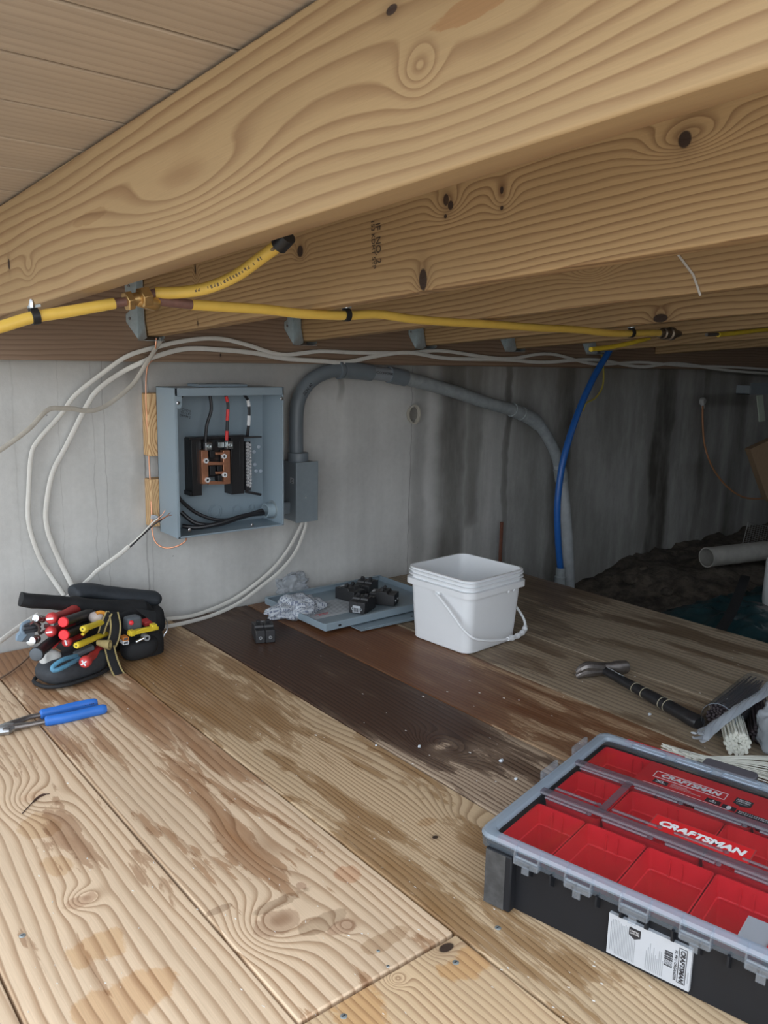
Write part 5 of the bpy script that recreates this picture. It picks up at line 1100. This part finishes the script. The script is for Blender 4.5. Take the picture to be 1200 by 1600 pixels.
# red bins
def binmesh(x0_, x1_, y0_, y1_, h=0.072, zb=0.0105):
    m = M(); cx, cy, hx, hy = (x0_+x1_)/2, (y0_+y1_)/2, (x1_-x0_)/2, (y1_-y0_)/2
    m.rings([rrect(cx, cy, hx-0.006, hy-0.006, 0.006, zb, 3), rrect(cx, cy, hx-0.001, hy-0.001, 0.006, zb+h-0.004, 3), rrect(cx, cy, hx, hy, 0.006, zb+h, 3), rrect(cx, cy, hx-0.002, hy-0.002, 0.005, zb+h, 3),
             rrect(cx, cy, hx-0.0045, hy-0.0045, 0.005, zb+h*0.62, 3), rrect(cx, cy, hx-0.0058, hy-0.0058, 0.005, zb+h*0.60, 3), rrect(cx, cy, hx-0.008, hy-0.008, 0.005, zb+0.006, 3), rrect(cx, cy, hx-0.011, hy-0.011, 0.004, zb+0.0025, 3)], red_pl)
    return m
cells = []
xs = [0.012, 0.089, 0.177, 0.266, 0.355, 0.444, 0.543]
for k in range(6): cells.append((xs[k]+0.0008, xs[k+1]-0.0008, 0.014, 0.135, 'front'))
xs2 = [0.012, 0.101, 0.240, 0.380, 0.543]
for k in range(4): cells.append((xs2[k]+0.0008, xs2[k+1]-0.0008, 0.150, 0.262, 'middle'))
for k, (a_, b_) in enumerate(((0.012, 0.135), (0.135, 0.272), (0.272, 0.41), (0.41, 0.543))): cells.append((a_+0.0008, b_-0.0008, 0.268, 0.371, 'back'))
names = {'front': ['first', 'second', 'third', 'fourth', 'fifth', 'sixth'], 'middle': ['first', 'second', 'third', 'fourth'], 'back': ['first', 'second', 'third', 'fourth']}
cnt = {'front': 0, 'middle': 0, 'back': 0}
rown = {'front': 'near row', 'middle': 'middle row', 'back': 'far row by the card'}
for (a_, b_, c_, d_, row) in cells:
    m = binmesh(a_, b_, c_, d_); cx = (a_+b_)/2; cy = (c_+d_)/2
    t = thing('storage_bin', 'open red bin, %s from the left in the %s' % (names[row][cnt[row]], rown[row]), 'bin', MWD[org.name] @ V((cx, cy, 0.0102)), RB, group='red bins in the organizer'); cnt[row] += 1
    MM = Matrix.Translation((-cx, -cy, -0.0102)); m.bm.transform(MM); part(m, 'tub', t, world=False)
    m = M()
    for q in (-0.012, 0.004): m.box((q*1.0, (d_-c_)/2-0.0062, 0.038), (0.0022, 0.0015, 0.062), red_pl)
    m.box((0, (d_-c_)/2-0.0075, 0.044), (b_-a_-0.016, 0.0012, 0.0012), red_pl)
    part(m, 'moulded_ridges', t, world=False)
# white card in the near row
m = M(); q0 = MWD[org.name] @ V((0.345, 0.06, 0.078)); m.box((0, 0, 0), (0.05, 0.045, 0.001), paper, X=TU, Y=TW); 
for v in m.bm.verts: v.co += q0
m.box(q0+V((0, 0, -0.010)), (0.046, 0.04, 0.018), bag_m, X=TU, Y=TW)
single(m, 'parts_packet', 'small white-carded parts packet in the fourth near bin at the right edge', 'packet', smooth=False)

# ================================================================== CABLE TIES AND BAG
tie_blk = plain('black_nylon_tie', (0.045, 0.035, 0.04), 0.45, 0, 0.3)
def tie_bundle(label, c, ax, rad, length, mat, n, rr, headm=None, jit=0.0012):
    ax = V(ax).normalized(); a_ = ax.cross(V((0, 0, 1))).normalized(); b_ = a_.cross(ax)
    t = thing('cable_tie_bundle', label, 'cable ties', V(c)-V((0, 0, rad)))
    pts = []; k = 0
    while len(pts) < n and k < 4000:
        k += 1
        r = rad*0.92*math.sqrt((k % n + 0.5)/n) if k <= n else 0
        an = 2.39996*k
        pts.append((r*math.cos(an), r*math.sin(an)))
        if k >= n: break
    base = None
    for i_, (x, y) in enumerate(pts):
        s_ = V(c)+a_*x+b_*y+ax*rnd.uniform(-jit, jit)*3
        if base is None:
            m = M(); m.lathe(s_, s_+ax, [(-0.004, rr*0.8), (-0.003, rr), (0.004, rr), (0.0045, rr*0.5), (length, rr*0.45)], mat, 6)
            base = part(m, 'cable_tie', t); s0 = s_.copy()
        else:
            o = base.copy(); C.objects.link(o); o.parent = t; o.location = s_-s0
    return t
bc = atZ(1128, 1120, 0.036); bd = atZ(1215, 1045, 0.036); ax = bd-bc; ax.z = 0
tie_bundle('bundle of black cable ties seen end-on inside the clear tube bag', bc+V((0, 0, 0)), ax, 0.031, 0.19, tie_blk, 62, 0.0033)
m = M(); axn = ax.normalized(); m.lathe(bc-axn*0.022, bc+axn, [(0, 0.033), (0.01, 0.0345), (0.22, 0.0345)], tube_m, 24, False, False); m.lathe(bc-axn*0.022, bc+axn, [(-0.0008, 0.0330), (0.0008, 0.0340)], clear_rim, 24, False, False)
single(m, 'clear_tube_bag', 'clear round bag around the black cable ties', 'plastic bag')
bw = atZ(1152, 1162, 0.024); tie_bundle('bundle of white cable ties seen end-on below the black bundle', bw, V((0.92, 0.62, 0)), 0.0245, 0.16, natural_tie, 46, 0.0038)
b3 = atZ(1188, 1150, 0.026); tie_bundle('second bundle of black cable ties behind the white bundle', b3+V((0.01, 0.0, 0)), V((0.92, 0.55, 0)), 0.024, 0.15, tie_blk, 40, 0.0033)
# loose white ties: heads at left, tails fanning right
ti = thing('cable_tie_bundle', 'loose fan of translucent white cable ties behind the organizer', 'cable ties', atZ(1100, 1185, 0.0))
ha_ = atZ(1045, 1168, 0.010)
for k in range(60):
    m = M(); u0 = rnd.uniform(0, 1); s_ = atZ(1036+52*u0, 1163+19*u0+rnd.uniform(-1, 9), rnd.uniform(0.004, 0.020))
    wv = rnd.uniform(-1, 1); mid = atZ(1115, 1189+wv*7, 0.010+rnd.uniform(-0.004, 0.007)); e = atZ(1225+rnd.uniform(-8, 18), 1210+wv*27, 0.006+rnd.uniform(0, 0.014))
    m.tube(smooth_path([s_, s_*0.5+mid*0.5, mid, mid*0.5+e*0.5+V((0, 0, 0.002)), e], 3), 0.0016, natural_tie, 5, flat=0.0007, nrm=(0, 0, 1)); m.box(s_, (0.006, 0.006, 0.0045), natural_tie, X=mid-s_)
    part(m, 'cable_tie', ti, smooth=False)
# twisted bag neck and body
m = M(); P = smooth_path([atZ(1092, 1152, 0.060), atZ(1112, 1138, 0.062), atZ(1140, 1118, 0.072), atZ(1165, 1100, 0.078), atZ(1190, 1085, 0.082), atZ(1215, 1060, 0.086)], 10)
mi = None
for k in range(5):
    Q = []
    for i_, p_ in enumerate(P):
        an = i_*0.20+k*2*math.pi/5; sp2 = 0.0065+0.006*max(0, 1-i_/12)
        t_ = (P[min(i_+1, len(P)-1)]-P[max(i_-1, 0)]).normalized(); a_ = t_.cross(V((0, 0, 1))).normalized(); b_ = a_.cross(t_); Q.append(p_+a_*math.cos(an)*sp2+b_*math.sin(an)*sp2*0.6)
    m.tube(Q, 0.0055, bag_m, 8, flat=0.002)
single(m, 'twisted_plastic', 'twisted grey translucent plastic strip draped over the cable tie bundles', 'plastic')
p = atZ(1222, 1175, 0.0); bag('plastic_bag', 'pale translucent plastic bag at the right edge beside the cable ties', (p.x, p.y, 0), (0.045, 0.05, 0.055), 12, bag_m, amp=0.3)

# ================================================================== FAR RIGHT, IN THE SHADE
jc = atZ(1196, 946, -0.155); jr = 0.082
jug = thing('plastic_jug', 'white plastic jug standing on dark ground at the right edge', 'jug', (jc.x+0.062, jc.y-0.045, -0.158)); m = M()
base = V((jc.x+0.062, jc.y-0.045, -0.158))
m.lathe(base, base+V((0, 0, 1)), [(0.004, jr*0.94), (0.008, jr), (0.16, jr), (0.20, jr*0.9), (0.235, jr*0.55), (0.25, 0.028), (0.275, 0.027)], white_pl, 32); part(m, 'body', jug)
m = M(); m.lathe(base+V((0, 0, 0.272)), base+V((0, 0, 1)), [(0, 0.031), (0.022, 0.031), (0.024, 0.028)], white_pl, 24); part(m, 'cap', jug)
m = M(); c = base+V((-0.02, 0, -0.002)); m.lathe(c, c+V((0, 0, 1)), [(0, 0.118), (0.006, 0.122), (0.010, 0.117)], plain('grey_lid', (0.22, 0.20, 0.20), 0.6), 30); single(m, 'round_lid', 'flat dull grey round lid under the white jug', 'lid')
m = M(); a = atZ(1104, 871, -0.06); b_ = a+V((0.50, -0.12, 0)); pm = plain('old_grey_pipe', (0.36, 0.35, 0.32), 0.6, 0, 0.35, 25); d_ = (b_-a).normalized(); up_ = V((0, 0, 1)); sd = d_.cross(up_)
m.rings([[p_+sd*r*math.cos(2*math.pi*k/28)+up_*r*math.sin(2*math.pi*k/28) for k in range(28)] for p_, r in ((b_, 0.041), (a+d_*0.03, 0.041), (a, 0.0415), (a, 0.037), (a+d_*0.1, 0.037), (b_, 0.037))], pm, False, False)
single(m, 'drain_pipe', 'short length of old grey plastic drain pipe lying on the soil', 'pipe')
# tarp
m = M(); tm = plain('dark_green_tarp', (0.018, 0.050, 0.058), 0.4, 0, 0.4, 20); mi = m.mi(tm); c0 = atZ(1130, 960, -0.16); G2 = []
for i in range(61):
    row = []
    for j in range(41):
        x = c0.x-0.26+0.85*i/60; y = c0.y-0.45+0.62*j/40
        e_ = min(1, 6*min(i/60, 1-i/60))*min(1, 6*min(j/40, 1-j/40))
        z = -0.178+0.05*e_*(0.5+0.5*mn.noise(V((x*6, y*6, 1))))+0.045*e_*abs(mn.noise(V((x*13+y*5, y*13, 2))))+0.015*abs(mn.noise(V((x*30, y*30, 4))))
        row.append(m.bm.verts.new((x+0.05*mn.noise(V((y*7, 0, 0))), y+0.05*mn.noise(V((x*7, 3, 0))), z)))
    G2.append(row)
for i in range(60):
    for j in range(40): m._f([G2[i][j], G2[i+1][j], G2[i+1][j+1], G2[i][j+1]], mi)
o = single(m, 'tarpaulin', 'crumpled dark green tarpaulin on the ground below the white jug', 'tarpaulin', ang=50); md = o.modifiers.new('s', 'SOLIDIFY'); md.thickness = 0.002
# black nylon strap and scrap over tarp
m = M(); m.tube(smooth_path([atZ(1165, 900, -0.07), atZ(1150, 940, -0.08), atZ(1138, 965, -0.09), atZ(1125, 985, -0.07)], 6), 0.017, black_fab, 8, flat=0.002, nrm=(0, 0, 1)); single(m, 'black_strap', 'black strap lying across the green tarpaulin', 'strap')
# stones
for k, (px, py, r) in enumerate(((1008, 893, 0.045), (1042, 925, 0.03), (985, 905, 0.03))):
    q = atZ(px, py, -0.14); m = M(); sell(m, q, (r*2, r*1.5, r*1.1), dm, 2.4, jit=0.01, jf=20, seed=k*3); single(m, 'stone', ['largest dark stone lying in the soil past the planks', 'dark stone nearest the tarpaulin', 'small dark stone nearest the wall end of the planks'][k], 'stone', ang=60)
# cardboard, bracket, wire mesh, cord
m = M(); q = [atY(1172, 702, 1.75), atY(1215, 682, 1.72), atY(1230, 800, 1.70), atY(1199, 780, 1.74)]; m.prism(q, (0.01, 0.03, 0), plain('cardboard', (0.30, 0.20, 0.12), 0.85)); single(m, 'cardboard_sheet', 'brown cardboard piece tilted at the right edge in shade', 'cardboard')
m = M(); gm = plain('dim_grey_metal', (0.20, 0.23, 0.25), 0.5); a = atY(1158, 602, 1.80); b_ = atY(1158, 616, 1.80)
for (x0_, x1_, z0_, z1_, dy) in ((a.x, a.x+0.5, b_.z, b_.z+0.004, 0.06), (a.x, a.x+0.003, b_.z, a.z, 0.06),): m.bb((x0_, 1.76, z0_), (x1_, 1.76+dy, z1_), gm)
aa = atY(1174, 598, 1.76); m.bb((aa.x, 1.758, b_.z), (a.x+0.5, 1.762, aa.z), gm); single(m, 'metal_channel', 'grey metal channel hanging at the right edge under the joists', 'channel')
m = M(); a = atY(1183, 618, 1.75); b_ = atY(1196, 658, 1.75); m.prism([a, atY(1192, 617, 1.75), b_, atY(1187, 659, 1.75)], (0, 0.004, 0), plain('pale_green_tag', (0.42, 0.48, 0.40), 0.6)); single(m, 'pale_tag', 'pale tag strip hanging below the grey channel', 'tag')
m = M(); wm = plain('dim_wire', (0.25, 0.25, 0.24), 0.5, 0.5); q = [atY(1169, 816, 1.70), atY(1215, 826, 1.66), atY(1208, 866, 1.66), atY(1160, 851, 1.70)]
for k in range(13):
    f = k/12; m.tube([q[0].lerp(q[3], f), q[1].lerp(q[2], f)], 0.0009 if 0 < k < 12 else 0.0022, wm, 4); m.tube([q[0].lerp(q[1], f), q[3].lerp(q[2], f)], 0.0009 if 0 < k < 12 else 0.0022, wm, 4)
m.tube([q[3], V((q[3].x, q[3].y+0.01, -0.13))], 0.0022, wm, 5); m.tube([q[2], V((q[2].x, q[2].y+0.01, -0.13))], 0.0022, wm, 5)
single(m, 'wire_mesh_basket', 'square wire mesh panel standing above the grey drain pipe', 'wire mesh', smooth=False)
cable('orange_cord', 'thin orange-brown cord hanging from the plug on the far wall', [atY(1098, 634, 2.01), atY(1098, 660, 2.01), atY(1101, 695, 2.0), atY(1112, 728, 1.98), atY(1130, 754, 1.95), atY(1150, 771, 1.92), atY(1172, 779, 1.9), atY(1210, 778, 1.88)], 0.0042, plain('orange_brown_cord', (0.42, 0.20, 0.10), 0.6), 'cord')
m = M(); c = atY(1098, 627, 2.02); m.lathe(c+V((0, 0.008, 0)), c+V((0, -1, 0)), [(0, 0.018), (0.012, 0.018), (0.02, 0.012)], plain('dim_white', (0.45, 0.45, 0.44), 0.5), 14); m.box(c+V((0, -0.004, -0.018)), (0.014, 0.014, 0.03), plain('dim_white', (0.45, 0.45, 0.44), 0.5)); single(m, 'wall_plug', 'small pale plug on the far dark part of the wall', 'plug', bevel=0.002)

# ================================================================== SCREWS AND CRUMBS
for (px, py, lab) in ((778, 1450, 'flat screw head in the plank beside the organizer'), (712, 1504, 'flat screw head next to the amber knot stain'), (537, 1588, 'flat screw head at the bottom edge on the short plank'), (35, 1462, 'flat screw head near the lower left edge'), (591, 1486, 'tiny bright screw head left of the plank joint'), (606, 1510, 'tiny bright screw head nearest the plank joint')):
    q = atZ(px, py, 0.0); m = M(); r = 0.0042 if px not in (591, 606) else 0.0022; m.lathe(q+V((0, 0, -0.002)), q+V((0, 0, 1)), [(0, r), (0.0023, r), (0.0028, r*0.8)], galv, 12); m.box(q+V((0, 0, 0.0009)), (r, r*0.25, 0.0004), dark_metal)
    single(m, 'deck_screw', lab, 'screw', origin=(q.x, q.y, q.z-0.002), group='screw heads in the planks')
m = M()
for k in range(260):
    px = rnd.uniform(40, 1180); py = rnd.uniform(985, 1590); q = atZ(px, py)
    if q.x > 2.05 or (q.x > 0.72 and q.y < 0.72 and (q-TA).dot(TW) > -0.01): continue
    if 1.34 < q.x < 1.6 and 1.3 < q.y < 1.6: continue
    s_ = rnd.uniform(0.0006, 0.0016); m.box((q.x, q.y, s_*0.5), (s_*rnd.uniform(1, 2.4), s_*rnd.uniform(1, 2), s_), chip_m, X=(rnd.uniform(-1, 1), 1, 0))
tag(single(m, 'sawdust_crumbs', 'scattered white crumbs and sawdust specks on the planks', 'debris', kind='stuff', smooth=False, origin=(0, 0, 0)), None)
for k, (px, py, sz, lab) in enumerate(((783, 1191, 0.007, 'larger white plastic crumb left of the organizer'), (806, 1219, 0.006, 'white plastic crumb nearest the organizer'), (655, 1168, 0.005, 'white plastic crumb on the dark swirl knot'), (588, 1166, 0.004, 'white plastic crumb left of the swirl knot'), (1015, 1118, 0.006, 'pale crumb between hammer and organizer'))):
    q = atZ(px, py); m = M(); sell(m, q+V((0, 0, sz*0.5)), (sz*1.4, sz, sz*0.9), plain('crumb_white', (0.65, 0.70, 0.76), 0.4), 2, jit=0.0016, jf=300, seg=10, seed=k); single(m, 'plastic_crumb', lab, 'crumb', group='white plastic crumbs')
q0 = atZ(35, 1272); q1 = atZ(60, 1247); q2 = atZ(78, 1241); m = M(); m.tube(smooth_path([q0+V((0, 0, 0.0012)), q1+V((0, 0, 0.0018)), q2+V((0, 0, 0.0012))], 5), [0.0008]*4+[0.0018]*4+[0.0006]*3, plain('bark', (0.06, 0.03, 0.02), 0.9), 6); single(m, 'bark_splinter', 'thin dark curved bark splinter on the left plank knot', 'splinter')
